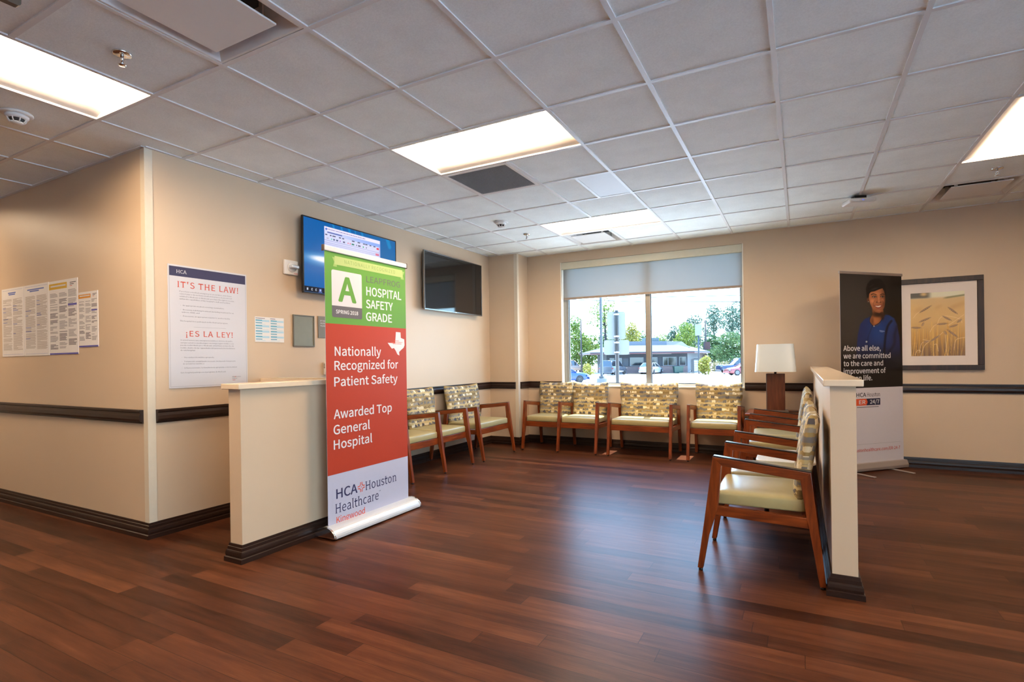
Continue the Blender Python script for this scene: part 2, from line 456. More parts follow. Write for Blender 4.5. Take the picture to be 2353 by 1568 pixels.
# ------------------------------------------------------------------ ceiling lights (lay-in troffers with a curved lens)
LENS = NT('troffer_lens'); LENS.set(0.5)
LENS.b.inputs['Base Color'].default_value = (.9, .9, .9, 1)
LENS.b.inputs['Emission Color'].default_value = (*TROFFER_COL, 1)
LENS.b.inputs['Emission Strength'].default_value = TROFFER_POWER
LENS = LENS.m
REFL = mat('troffer_reflector', (238, 232, 228), 0.45, grain=0.01)
def troffer(label, group='lay-in ceiling troffers'):
    """1.22 x 0.61 m, long side along local x, origin at the middle of the opening"""
    t = thing('ceiling_light', label, 'ceiling light', group=group)
    L, Wd, D = 2 * G - .028, G - .028, .115
    b = MB()
    n = 8; prof = []
    for s in (-1, 1):
        side = []
        for i in range(n + 1):
            a = i / n
            y = s * (Wd / 2 - (Wd / 2 - .15) * math.sin(a * math.pi / 2)); z = D * (1 - math.cos(a * math.pi / 2)) ** .8
            side.append((y, z))
        rings = [[(x, y, z) for y, z in side] for x in (-L / 2, L / 2)]
        b.loft(rings, 0, False, True, False)
    for x in (-L / 2, L / 2):
        pts = []
        for s in (-1, 1):
            side = [(s * (Wd / 2 - (Wd / 2 - .15) * math.sin(i / n * math.pi / 2)), D * (1 - math.cos(i / n * math.pi / 2)) ** .8) for i in range(n + 1)]
            pts += side if s < 0 else side[::-1]
        b.poly([(x, y, z) for y, z in pts])
    b.poly([(-L / 2, -.15, D), (L / 2, -.15, D), (L / 2, .15, D), (-L / 2, .15, D)])
    b.build('reflector', REFL, t)
    b = MB(); rings = []
    for x in (-L / 2 + .07, L / 2 - .07):
        rings.append([(x, .148 * math.cos(math.pi * i / 12), D - .002 - .085 * math.sin(math.pi * i / 12)) for i in range(13)])
    b.loft(rings, 0, True, True, False)
    b.build('lens', LENS, t)
    return t
TL = {(0, 0): 'bright rectangular ceiling light beside the square grey return grille',
      (0, 4): 'bright rectangular ceiling light nearest the window wall',
      (6, 2): 'bright rectangular ceiling light cut by the picture edge, above the framed wheat photograph',
      (-2, -4): 'bright rectangular ceiling light in the corridor above the posters',
      (0, -6): 'added unseen ceiling light behind the viewpoint, in line with the grille',
      (6, -4): 'added unseen ceiling light behind the viewpoint, towards the right wall',
      (-8, -4): 'added unseen ceiling light far down the poster corridor'}
first = None
for (u, v), (nu, nv) in TROFF.items():
    loc = ((u + nu / 2) * G, (v + nv / 2) * G, CE + .012); rz = 0 if nu == 2 else math.pi / 2
    if first is None:
        first = troffer(TL[(u, v)]); first.location = loc; first.rotation_euler = (0, 0, rz)
    else: dup(first, loc, rz, TL[(u, v)])

# supply diffusers: square plaque below a flared white collar
def diffuser(label):
    t = thing('air_diffuser', label, 'air vent', group='square plaque air diffusers')
    a, c = G / 2 - .014, .245
    b = MB()
    R1 = [[(sx * r, sy * r, z) for sx, sy in ((-1, -1), (1, -1), (1, 1), (-1, 1))] for r, z in ((a, 0), (a - .012, .0), (.235, .05), (.20, .10))]
    b.loft(R1, 0, False, False); b.build('collar', METALW, t)
    b = MB(); b.poly([(-.2, -.2, .10), (.2, -.2, .10), (.2, .2, .10), (-.2, .2, .10)]); b.build('throat', DARKGAP, t)
    b = MB(); b.box(-.213, .213, -.213, .213, -.006, .003, 0, .002); b.build('plaque', METALW, t)
    for sx, sy in ((-1, -1), (1, -1), (1, 1), (-1, 1)):
        b = MB(); b.box(sx * .17 - .012, sx * .17 + .012, sy * .17 - .003, sy * .17 + .003, .003, .10); b.build('hanger', METALW, t)
    return t
d0 = diffuser('square plaque air vent beside the ceiling sprinkler near the poster corridor'); d0.location = (.5 * G, -2.5 * G, CE + .002)
dup(d0, (.5 * G, 5.5 * G, CE + .002), 0, 'square plaque air vent between the far ceiling light and the window wall')
dup(d0, (6.5 * G, 5.5 * G, CE + .002), 0, 'square plaque air vent above the framed wheat picture')
# return grille
t = thing('return_grille', 'grey egg-crate return air grille set in the ceiling beside a troffer', 'air vent', (.5 * G, 1.5 * G, CE))
b = MB(); a = G / 2 - .012; c = a - .028
for (xa, xb, ya, yb) in ((-a, a, -a, -c), (-a, a, c, a), (-a, -c, -c, c), (c, a, -c, c)): b.box(xa, xb, ya, yb, -.004, .012)
b.build('frame', METALW, t)
b = MB(); n = 34
for i in range(1, n):
    p = -c + 2 * c * i / n
    b.box(p - .0012, p + .0012, -c, c, -.002, .012); b.box(-c, c, p - .0012, p + .0012, -.002, .012)
b.build('egg_crate_core', mat('grille_grey', (150, 152, 156), 0.5), t)
b = MB(); b.poly([(-c, -c, .03), (c, -c, .03), (c, c, .03), (-c, c, .03)]); b.build('duct_opening', mat('duct_grey', (70, 72, 76), 0.7, grain=.1), t)

# sprinklers, smoke detectors, access point
def sprinkler(label):
    t = thing('fire_sprinkler', label, 'sprinkler', group='chrome ceiling sprinklers')
    b = MB(); b.lathe([(.012, 0), (.040, 0), (.042, -.004), (.036, -.010), (.016, -.013), (.012, -.013)], n=24); b.build('escutcheon', CHROME, t)
    b = MB(); b.lathe([(.008, -.012), (.009, -.030), (.006, -.034), (.005, -.048)], n=12)
    b.tube([(-.007, 0, -.03), (-.011, 0, -.042), (-.003, 0, -.055)], .002, 6); b.tube([(.007, 0, -.03), (.011, 0, -.042), (.003, 0, -.055)], .002, 6)
    b.build('body', CHROME, t)
    b = MB(); b.lathe([(.004, -.053), (.017, -.056), (.018, -.058), (.004, -.060)], n=16); b.build('deflector', CHROME, t)
    return t
s0 = sprinkler('chrome ceiling sprinkler close to the poster corridor light'); s0.location = (-.323, -1.514, CE + .007)
dup(s0, (-.315, 2.759, CE + .007), 0, 'chrome ceiling sprinkler between the far smoke detector and the window')
dup(s0, (3.964, 2.739, CE + .007), 0, 'chrome ceiling sprinkler just above the framed picture wall vent')
def smoke(label):
    t = thing('smoke_detector', label, 'smoke detector', group='white ceiling smoke detectors')
    b = MB(); b.lathe([(.003, 0), (.075, 0), (.076, -.008), (.068, -.013), (.058, -.014), (.003, -.014)], n=32); b.build('base', WHITE, t)
    b = MB(); b.lathe([(.056, -.013), (.055, -.026), (.048, -.033), (.003, -.033)], n=32)
    for i in range(8):
        a = 2 * math.pi * i / 8
        b.tube([(.046 * math.cos(a), .046 * math.sin(a), -.031), (.040 * math.cos(a), .040 * math.sin(a), -.046), (.030 * math.cos(a), .030 * math.sin(a), -.055)], .0035, 6)
    b.lathe([(.003, -.052), (.031, -.052), (.030, -.058), (.003, -.060)], n=24); b.build('sensor_cage', WHITE, t)
    b = MB(); b.lathe([(.003, -.033), (.036, -.033), (.030, -.052), (.003, -.052)], n=24); b.build('sensor_chamber', mat('chamber_grey', (48, 46, 45), .6), t)
    return t
k0 = smoke('white smoke detector next to the corridor light above the posters'); k0.location = (-1.535, -1.49, CE + .007)
dup(k0, (-.306, 2.123, CE + .007), 0, 'white smoke detector on the ceiling between the black screen and the window')
t = thing('wireless_access_point', 'white wall-box shaped wireless access point hanging under the ceiling grid', 'access point', (3.04, 3.03, CE - .075), .35)
b = MB(); b.box(-.115, .115, -.085, .085, 0, .042, 0, .014, 3); b.build('shell', WHITE, t)
b = MB(); b.box(-.05, .05, -.04, .04, .042, .074); b.build('bracket', BLACK, t)
b = MB(); b.box(-.008, .008, -.087, -.084, .018, .022); b.build('status_light', mat('blue_led', (90, 110, 255), .4, emit=1.5), t)

# ------------------------------------------------------------------ window
def win_frame():
    b = MB(); ya, yb = YW + .075, YW + .135
    b.box(WX0, WX0 + .082, ya, yb, WZ0, WZ1); b.box(WX1 - .042, WX1, ya, yb, WZ0, WZ1)
    b.box(WX0 + .082, WX1 - .042, ya, yb, WZ0, WZ0 + .033); b.box(WX0 + .082, WX1 - .042, ya, yb, WZ1 - .05, WZ1)
    b.box(.746, .809, ya, yb, WZ0 + .033, WZ1 - .05)
    return b
wf = struct(win_frame().build('window_1', ALUFRAME))
def glass_mat():
    k = NT('clear_glazing')
    tr = k.n('BsdfTransparent'); tr.inputs[0].default_value = (.93, .97, .96, 1)
    gl = k.n('BsdfGlossy'); gl.inputs['Roughness'].default_value = .02
    fr = k.n('Fresnel'); fr.inputs[0].default_value = 1.45
    mx = k.n('MixShader'); k.l(k.math('MULTIPLY', fr.outputs[0], .8), mx.inputs[0]); k.l(tr.outputs[0], mx.inputs[1]); k.l(gl.outputs[0], mx.inputs[2])
    k.l(mx.outputs[0], k.out.inputs[0])
    return k.m
GLASS = glass_mat()
GASKET = mat('blue_grey_gasket', (40, 58, 74), .5, grain=.05)
for xa, xb in ((WX0 + .082, .746), (.809, WX1 - .042)):
    b = MB(); b.poly([(xa, YW + .105, WZ0 + .033), (xb, YW + .105, WZ0 + .033), (xb, YW + .105, WZ1 - .05), (xa, YW + .105, WZ1 - .05)])
    struct(b.build('window_pane', GLASS, wf))
    b = MB(); t_ = .009
    for q in ((xa, xa + t_, WZ0 + .033, WZ1 - .05), (xb - t_, xb, WZ0 + .033, WZ1 - .05), (xa + t_, xb - t_, WZ0 + .033, WZ0 + .033 + t_)):
        b.box(q[0], q[1], YW + .095, YW + .103, q[2], q[3])
    struct(b.build('window_gasket', GASKET, wf))
# unseen glazing added at the right and rear to bring in daylight
def added_glazing(name, along_y, p0, p1, q):
    b = MB(); n = 5
    def bx(a0, a1, z0, z1, w=.05):
        if along_y: b.box(q + .04, q + .04 + w, a0, a1, z0, z1)
        else: b.box(a0, a1, q - .04 - w, q - .04, z0, z1)
    for i in range(n + 1):
        a = p0 + (p1 - p0 - .05) * i / n; bx(a, a + .05, .10, EZ1)
    bx(p0, p1, .10, .16); bx(p0, p1, EZ1 - .05, EZ1)
    f = struct(b.build(name, ALUFRAME))
    b = MB(); b.poly([(q + .06, p0, .1), (q + .06, p1, .1), (q + .06, p1, EZ1), (q + .06, p0, EZ1)] if along_y else [(p0, q - .06, .1), (p1, q - .06, .1), (p1, q - .06, EZ1), (p0, q - .06, EZ1)])
    struct(b.build('window_pane', GLASS, f))
added_glazing('added_glazing_right', True, EY0, EY1, X1); added_glazing('added_glazing_rear', False, EX0, EX1, Y0)
# white returns and sill board
b = MB()
b.box(WX0, WX0 + .012, YW - .003, YW + .075, WZ0, WZ1); b.box(WX1 - .012, WX1, YW - .003, YW + .075, WZ0, WZ1)
b.box(WX0 - .004, WX1 + .004, YW - .014, YW + .075, WZ0 - .016, WZ0 + .004, 0, .003)
struct(b.build('trim_11', mat('return_white', (236, 232, 220), .5)))
# roller shade
sh = thing('roller_shade', 'grey roller shade pulled a third of the way down the window', 'window shade', (0, YW, 0))
k = NT('shade_fabric'); k.set(.9)
df = k.n('BsdfDiffuse'); df.inputs[0].default_value = (*lin((186, 188, 186)), 1)
tl = k.n('BsdfTranslucent'); tl.inputs[0].default_value = (.30, .32, .32, 1)
tp = k.n('BsdfTransparent'); tp.inputs[0].default_value = (.8, .82, .84, 1)
m1 = k.n('MixShader'); m1.inputs[0].default_value = .5; k.l(df.outputs[0], m1.inputs[1]); k.l(tl.outputs[0], m1.inputs[2])
wv = k.n('TexWave'); wv.inputs['Scale'].default_value = 120
m2 = k.n('MixShader'); m2.inputs[0].default_value = .03; k.l(m1.outputs[0], m2.inputs[1]); k.l(tp.outputs[0], m2.inputs[2]); k.l(m2.outputs[0], k.out.inputs[0])
SHADE = k.m
b = MB(); b.box(WX0 + .03, WX1 - .016, .040, .0412, 2.055, 2.47); b.build('shade_fabric', SHADE, sh)
b = MB(); b.box(WX0 + .028, WX1 - .014, .032, .049, 2.026, 2.056, 0, .004); b.build('hem_bar', mat('hem_bar_taupe', (146, 128, 112), .5, grain=.04), sh)
b = MB(); b.box(WX0 + .014, WX1 - .014, -.006, .070, 2.452, WZ1 - .004, 0, .003); b.build('valance', mat('valance_cream', (206, 200, 178), .5, grain=.02), sh)

# ------------------------------------------------------------------ printing: flat lettering and shapes on a panel
FONTD = os.path.join(bpy.utils.system_resource('DATAFILES'), 'fonts')
try: TYPE = bpy.data.fonts.load(os.path.join(FONTD, 'Noto Sans CJK Regular.woff2'))
except Exception: TYPE = None
_T = {}
def glyphs(s, bold=0.0, res=3, space=1.0):
    key = (s, res, space)
    if key in _T: return _T[key]
    c = bpy.data.curves.new('lettering', 'FONT'); c.body = s; c.resolution_u = res; c.offset = 0.0; c.space_character = space
    c.dimensions = '2D'; c.fill_mode = 'BOTH'
    if TYPE: c.font = TYPE
    o = bpy.data.objects.new('lettering', c)
    me = o.to_mesh()
    V = [(v.co.x, v.co.y) for v in me.vertices]; F = [tuple(p.vertices) for p in me.polygons]
    E = {}
    for f in F:
        for i in range(len(f)):
            e = tuple(sorted((f[i], f[(i + 1) % len(f)]))); E[e] = E.get(e, 0) + 1
    o.to_mesh_clear(); bpy.data.objects.remove(o); bpy.data.curves.remove(c)
    _T[key] = (V, F, [e for e, n in E.items() if n == 1])
    return _T[key]
CAPH = max(q[1] for q in glyphs('H')[0])
class Print:
    """flat artwork on a panel: fn(u, v) -> point, n -> outward normal, layers stacked by a hair"""
    def __init__(s, org, ux, uz, nrm):
        s.o, s.ux, s.uz, s.n = Vector(org), Vector(ux), Vector(uz), Vector(nrm)
        s.b = MB(); s.mats = []
    def mi(s, m):
        if m not in s.mats: s.mats.append(m)
        return s.mats.index(m)
    def p(s, u, v, l=0): return s.o + s.ux * u + s.uz * v + s.n * (l * .00035)
    def rect(s, u0, u1, v0, v1, m, l=1): s.b.poly([s.p(u0, v0, l), s.p(u1, v0, l), s.p(u1, v1, l), s.p(u0, v1, l)], s.mi(m))
    def poly(s, pts, m, l=1): s.b.poly([s.p(u, v, l) for u, v in pts], s.mi(m))
    def stroke(s, pts, w, m, l=1):
        P = [Vector(q) for q in pts]
        for i in range(len(P) - 1):
            d = (P[i + 1] - P[i]).normalized(); q = Vector((-d.y, d.x)) * (w / 2); e = d * (w * .3)
            s.poly([P[i] - q - e, P[i + 1] - q + e, P[i + 1] + q + e, P[i] + q - e], m, l + .02 * i)
    def disc(s, u, v, ru, rv, m, l=1, n=20): s.poly([(u + ru * math.cos(2 * math.pi * i / n), v + rv * math.sin(2 * math.pi * i / n)) for i in range(n)], m, l)
    def text(s, st, u0, u1, v, cap, m, l=2, bold=0.0, res=3, space=1.0, serif=0.0):
        """u0 left end, u1 right end (None: natural width), v baseline, cap height of capitals"""
        V, F, B = glyphs(st, bold, res, space)
        xs = [q[0] for q in V]; x0, x1 = min(xs), max(xs)
        sy = cap / CAPH; sx = sy if u1 is None else (u1 - u0) / (x1 - x0)
        bm = s.b.bm; k = s.mi(m); b_ = max(0.0, bold) * CAPH / .53; serif = serif * CAPH / .53
        nd_ = 12 if res >= 6 else 8
        for n_, (dx, dy) in enumerate([(0, 0)] + ([(b_ * math.cos(2 * math.pi * i / nd_), b_ * math.sin(2 * math.pi * i / nd_)) for i in range(nd_)] if b_ else [])):
            vs = [bm.verts.new(s.p(u0 + (x + dx - x0) * sx, v + (y + dy) * sy, l + .06 * n_)) for x, y in V]
            for f in F:
                try: bm.faces.new([vs[i] for i in f]).material_index = k
                except ValueError: pass
        if serif > 0:
            # slab serifs where a stem ends flat on the baseline, x-height, cap or ascender line
            segs = []
            for a, c in B:
                (ax, ay), (cx, cy) = V[a], V[c]
                if abs(ay - cy) < 1e-3 and abs(ax - cx) > .02: segs.append([round(ay, 3), min(ax, cx), max(ax, cx)])
            segs.sort(); mer = []
            for y, a, c in segs:
                if mer and abs(mer[-1][0] - y) < 2e-3 and abs(mer[-1][2] - a) < 2e-3: mer[-1][2] = c
                else: mer.append([y, a, c])
            for y, a, c in mer:
                if c - a > .17 * CAPH / .53: continue
                base = y < .03
                if not base and y < CAPH * .55: continue
                h = serif * .5
                y0, y1 = (y, y + h) if base else (y - h, y)
                s.poly([(u0 + (a - serif - x0) * sx, v + y0 * sy), (u0 + (c + serif - x0) * sx, v + y0 * sy), (u0 + (c + serif - x0) * sx, v + y1 * sy), (u0 + (a - serif - x0) * sx, v + y1 * sy)], m, l + .7)
    def greek(s, u0, u1, v0, v1, pitch, m, l=1, seed=1, ragged=.25):
        """rows of unreadable small print"""
        rg = random.Random(seed); v = v1
        while v - pitch * .5 > v0:
            e = u1 - (u1 - u0) * ragged * rg.random() ** 2
            if rg.random() < .12: e = u0 + (u1 - u0) * rg.uniform(.2, .8)
            s.rect(u0, e, v - pitch * .52, v, m, l); v -= pitch
            if rg.random() < .06: v -= pitch
    def build(s, name, parent=None, loc=None): 
        me_mats = s.mats
        bm = s.b.bm
        me = bpy.data.meshes.new(name); bm.to_mesh(me); bm.free()
        for m in me_mats: me.materials.append(m)
        o = bpy.data.objects.new(name, me); COL.objects.link(o)
        if parent is not None: o.parent = parent
        return o
def ink(name, c, rough=.6, emit=0.0): return mat('ink_' + name, c, rough, 0, .3, emit)
INK = dict(grey=ink('grey', (150, 146, 150)), dark=ink('dark', (84, 80, 86)), navy=ink('navy', (58, 56, 84)), red=ink('red', (200, 72, 44)), blue=ink('blue', (96, 116, 190)),
           violet=ink('violet', (92, 88, 168)), gold=ink('gold', (206, 164, 40)), orange=ink('orange', (214, 142, 42)), white=ink('white', (214, 212, 214)), tan=ink('tan', (176, 164, 156)), black=ink('black', (30, 28, 32)))

# ---- corridor posters (wall faces -y: u runs along +x)
def sheet(name, label, x0, x1, z0, z1, group=None, curl=0.0):
    t = thing(name, label, 'poster', (x0, YC, z0), 0, group)
    P = Print((0, -.004, 0), (1, 0, 0), (0, 0, 1), (0, -1, 0)); P.w, P.h = x1 - x0, z1 - z0
    b = MB(); b.box(0, P.w, -.004, -.0005, 0, P.h); b.build('sheet', PAPER, t)
    return t, P
def two_col(t, P, head, seed):
    w, h = P.w, P.h
    P.rect(.02, w - .02, h - .018, h - .0165, INK['blue'], 1); P.rect(.02, w - .02, .016, .0175, INK['blue'], 1)
    for i, (a, e) in enumerate(head): P.rect(w * a, w * e, h - .046 - .014 * i, h - .036 - .014 * i, INK['blue'], 1)
    for i, (a, e) in enumerate(((.06, .47), (.52, .94))):
        P.greek(w * a, w * e, .05, h - .095, .0072, INK['tan'], 1, seed + i, .12)
        rg = random.Random(seed * 3 + i)
        for _ in range(5):
            v = rg.uniform(.08, h - .14); P.rect(w * a, w * (a + rg.uniform(.1, .25)), v, v + .0045, INK['blue'], 2)
    P.build('print', t)
t, P = sheet('notice_poster', 'text-filled white poster with a short blue heading, farthest from the wall corner', -3.700, -3.270, 1.281, 1.873, 'notices in the corridor'); two_col(t, P, ((.3, .65), (.33, .62)), 11)
t, P = sheet('notice_poster', 'text-filled white poster with a wide blue heading, touching the yellow-banner poster', -3.262, -2.822, 1.280, 1.873, 'notices in the corridor'); two_col(t, P, ((.14, .82), (.24, .62)), 23)
def three_col(t, P, band, seed):
    w, h = P.w, P.h
    P.rect(.0, w * .64, h * .885, h * .985 - .012, INK[band], 1)
    P.rect(w * .06, w * .60, h * .918, h * .938, INK['white'], 2)
    P.rect(w * .74, w * .95, h * .945, h * .955, INK['dark'], 1); P.rect(w * .74, w * .88, h * .922, h * .932, INK['dark'], 1); P.rect(w * .74, w * .82, h * .902, h * .909, INK['red'], 1)
    for i, (a, e, top) in enumerate(((.03, .31, .83), (.36, .64, .83), (.68, .96, .86))):
        v = h * top; rg = random.Random(seed + i)
        while v > h * .10:
            d = rg.uniform(.03, .075) * h / .58
            P.greek(w * a, w * e, max(v - d, h * .07), v, .0085, INK['grey'] if rg.random() < .7 else INK['dark'], 1, seed + int(v * 1000), .35 if i < 2 else .6)
            v -= d + .014
    P.rect(w * .67, w * .97, h * .645, h * .672, INK['violet'], 2)
    P.rect(0, w, 0, .011, INK['violet'], 1)
    P.build('print', t)
t, P = sheet('notice_poster', 'large white three-column poster with a yellow banner and violet base line', -2.812, -2.351, 1.284, 1.870, 'notices in the corridor'); three_col(t, P, 'gold', 31)
t, P = sheet('notice_poster', 'smaller three-column poster with an orange banner, nearest the wall corner', -2.337, -2.053, 1.333, 1.750, 'notices in the corridor'); three_col(t, P, 'orange', 47)

# ---- big law poster on the TV wall (faces +x: u runs along +y)
t = thing('law_poster', 'tall white poster with navy header and red headings in English and Spanish', 'poster', (XL, 0, 0))
b = MB(); b.box(.0005, .006, -.722, -.116, 1.020, 1.907); b.build('board', mat('poster_board', (204, 200, 203), .35), t)
P = Print((.006, 0, 0), (0, 1, 0), (0, 0, 1), (1, 0, 0))
for q in ((-.713, -.7112, 1.030, 1.895), (-.1272, -.1255, 1.030, 1.895), (-.713, -.1255, 1.030, 1.0318)): P.rect(*q, INK['grey'], 1)
P.rect(-.713, -.1255, 1.826, 1.895, INK['navy'], 1)
P.text('HCA', -.661, -.591, 1.848, .024, INK['white'], 2, 0.0, 3, 1.0, .05)
P.text("IT'S THE LAW!", -.653, -.190, 1.747, .043, INK['red'], 2, .002, 4, 1.06, .055)
P.text('¡ES LA LEY!', -.600, -.241, 1.395, .040, INK['red'], 2, .002, 4, 1.06, .055)
small = [(-.643, -.247, 1.715, 'If you have a medical emergency or are in labor, even if you'), (-.643, -.243, 1.697, 'cannot pay or do not have medical insurance or you are not'),
 (-.643, -.222, 1.678, 'entitled to Medicare or Medicaid, you have the right to receive,'), (-.643, -.256, 1.660, 'within the capabilities of this hospital\'s staff and facilities:'),
 (-.637, -.309, 1.614, '•  An appropriate medical screening examination;'), (-.637, -.229, 1.583, '•  Necessary stabilizing treatment (including treatment for an'), (-.628, -.50, 1.565, 'unborn child); and'),
 (-.637, -.259, 1.537, '•  If necessary, an appropriate transfer to another facility.'), (-.643, -.278, 1.501, 'This hospital does participate in the Medicaid program.'),
 (-.641, -.241, 1.362, 'Si usted tuviera una emergencia médica o dolores de parto,'), (-.641, -.232, 1.343, 'aunque usted no pueda pagar o no tenga seguro médico o no'), (-.641, -.232, 1.325, 'pueda recibir Medicare o Medicaid, usted tiene el derecho de'),
 (-.641, -.222, 1.306, 'recibir, dentro de las capacidades del personal y las facilidades'), (-.641, -.535, 1.288, 'de este hospital:'), (-.633, -.392, 1.237, '•  Una evaluación médica apropiada;'),
 (-.633, -.218, 1.207, '•  Tratamiento estabilizante necesario (incluyendo tratamiento'), (-.625, -.47, 1.190, 'de un bebé no nacido); y'), (-.633, -.207, 1.160, '•  Si fuera necesario, la transferencia apropiada a otra facilidad.'), (-.641, -.299, 1.126, 'Este hospital participa en el programa de Medicaid.')]
for a, e, v, s_ in small: P.text(s_, a, e, v, .0088, INK['dark'], 2, 0, 1)
P.rect(-.545, -.295, 1.4635, 1.465, INK['grey'], 1)
P.text('HCA', -.247, -.227, 1.085, .007, INK['black'], 2, .01, 1); P.rect(-.225, -.219, 1.0855, 1.0915, INK['red'], 2); P.text('Houston', -.217, -.178, 1.085, .007, INK['black'], 2, 0, 1); P.text('Healthcare', -.247, -.207, 1.072, .007, INK['black'], 2, 0, 1); P.rect(-.247, -.222, 1.062, 1.065, INK['red'], 2)
P.build('print', t)

# ---- small flyer, document holder, room sign, strobe, thermostat
t = thing('flyer', 'small white sheet printed with rows of blue bars, beside the large law poster', 'flyer', (XL, 0, 0))
b = MB(); b.box(.0005, .003, -.042, .235, 1.368, 1.577); b.build('sheet', PAPER, t)
P = Print((.003, 0, 0), (0, 1, 0), (0, 0, 1), (1, 0, 0))
teal, pale = ink('teal', (30, 140, 170)), ink('pale_blue', (176, 210, 224))
P.rect(-.036, .05, 1.563, 1.567, INK['navy'], 1); P.rect(.10, .15, 1.563, 1.567, INK['navy'], 1)
for c in (-.036, .104):
    for i in range(8):
        v = 1.546 - i * .0225
        P.rect(c, c + .128, v - .009, v + .007, pale, 1) if i % 2 == 0 else None
        P.rect(c, c + .060, v, v + .006, teal, 2); P.rect(c + .002, c + .12 - .03 * (i % 3), v - .009, v - .006, pale, 2)
P.build('print', t)
SAGE = mat('sage_grey_plastic', (122, 124, 112), .35, grain=.03)
t = thing('notice_holder', 'empty grey-green notice holder on the wall under the lit screen', 'notice holder', (XL, 0, 0))
b = MB()
for q in ((.325, .556, 1.336, 1.346), (.325, .556, 1.609, 1.619), (.325, .335, 1.346, 1.609), (.546, .556, 1.346, 1.609)): b.box(.0005, .016, q[0], q[1], q[2], q[3], 0, .002)
b.build('frame', mat('frame_taupe', (104, 102, 92), .35, grain=.03), t)
b = MB(); b.box(.0005, .009, .335, .546, 1.346, 1.609); b.build('panel', SAGE, t)
t = thing('wall_sign', 'taupe wall plaque with white lettering, half hidden by the green and red banner', 'sign', (XL, 0, 0))
b = MB(); b.box(.0005, .008, .603, .84, 1.421, 1.623, 0, .002); b.build('plaque', mat('plaque_taupe', (112, 104, 90), .4, grain=.02), t)
P = Print((.008, 0, 0), (0, 1, 0), (0, 0, 1), (1, 0, 0))
for s_, v, e in (('IF YOU A', 1.573, .712), ('PATIENT', 1.550, .707), ('PLEASE', 1.527, .695)): P.text(s_, .630, e, v, .0135, INK['white'], 1)
P.build('lettering', t)
t = thing('fire_strobe', 'white fire alarm strobe with clear flash lens beside the lit screen', 'alarm strobe', (XL, 0, 0))
b = MB(); b.box(.0005, .022, .235, .378, 1.964, 2.090, 0, .005); b.build('base_plate', mat('strobe_white', (232, 226, 220), .4), t)
b = MB(); b.lathe([(.001, 0), (.044, 0), (.042, .012), (.001, .012)], (.022, .31, 2.03), 24, axis='x'); b.build('housing', mat('strobe_white', (232, 226, 220), .4), t)
b = MB(); b.box(.03, .075, .272, .352, 2.015, 2.045, 0, .008); b.build('flash_lens', mat('strobe_lens', (206, 212, 218), .08, .55), t)
P = Print((.0222, 0, 0), (0, 1, 0), (0, 0, 1), (1, 0, 0)); P.text('FIRE', .333, .372, 1.971, .012, ink('alarm_red', (206, 60, 60)), 1, .01); P.build('lettering', t)
t = thing('thermostat', 'small white thermostat on the wall just above the low partition', 'thermostat', (XL, 0, 0))
b = MB(); b.box(.0005, .030, .662, .775, 1.076, 1.192, 0, .006); b.build('body', WHITE, t)
b = MB(); b.box(.0305, .0312, .695, .745, 1.118, 1.162); b.build('display', mat('lcd_grey', (150, 164, 164), .2), t)
b = MB()
for i in range(3): b.box(.008, .024, .6612, .6622, 1.138 + i * .016, 1.147 + i * .016)
b.build('vent_slots', mat('vent_grey', (120, 112, 110), .6), t)

# ------------------------------------------------------------------ printed photographs and screens: colour grids
def colour_mat(name, rough=.4, emit=0.0):
    k = NT(name); k.set(rough, 0, .4)
    a = k.n('Attribute'); a.attribute_name = 'Col'
    k.l(a.outputs['Color'], k.b.inputs['Base Color'])
    if emit:
        k.b.inputs['Specular IOR Level'].default_value = .15
        k.b.inputs['Base Color'].default_value = (0, 0, 0, 1)
        for l in list(k.b.inputs['Base Color'].links): k.t.links.remove(l)
        k.b.inputs['Base Color'].default_value = (.01, .01, .012, 1)
        k.l(a.outputs['Color'], k.b.inputs['Emission Color']); k.b.inputs['Emission Strength'].default_value = emit
    return k.m
def picture(name, fn, nx, ny, org, ux, uz, w, h, m, parent):
    """flat printed picture: fn(s, t) -> sRGB 0..255 arrays, s to the right and t downwards, both 0..1"""
    s, t = np.meshgrid(np.linspace(0, 1, nx + 1), np.linspace(0, 1, ny + 1))
    rgb = np.clip(fn(s, t), 0, 255) / 255.0
    rgb = np.where(rgb <= .04045, rgb / 12.92, ((rgb + .055) / 1.055) ** 2.4)
    org, ux, uz = np.array(org, float), np.array(ux, float), np.array(uz, float)
    V = org + (s[..., None] * w) * ux + ((1 - t)[..., None] * h) * uz
    idx = np.arange((nx + 1) * (ny + 1)).reshape(ny + 1, nx + 1)
    Fq = np.stack([idx[1:, :-1], idx[1:, 1:], idx[:-1, 1:], idx[:-1, :-1]], -1).reshape(-1, 4)
    me = bpy.data.meshes.new(name); me.from_pydata(V.reshape(-1, 3).tolist(), [], Fq.tolist())
    ca = me.color_attributes.new('Col', 'FLOAT_COLOR', 'POINT')
    c4 = np.ones(((nx + 1) * (ny + 1), 4), np.float32); c4[:, :3] = rgb.reshape(-1, 3)
    ca.data.foreach_set('color', c4.ravel()); me.materials.append(m)
    o = bpy.data.objects.new(name, me); COL.objects.link(o); o.parent = parent
    return o
def sm(e0, e1, x):
    k_ = np.clip((x - e0) / (e1 - e0), 0, 1); return k_ * k_ * (3 - 2 * k_)
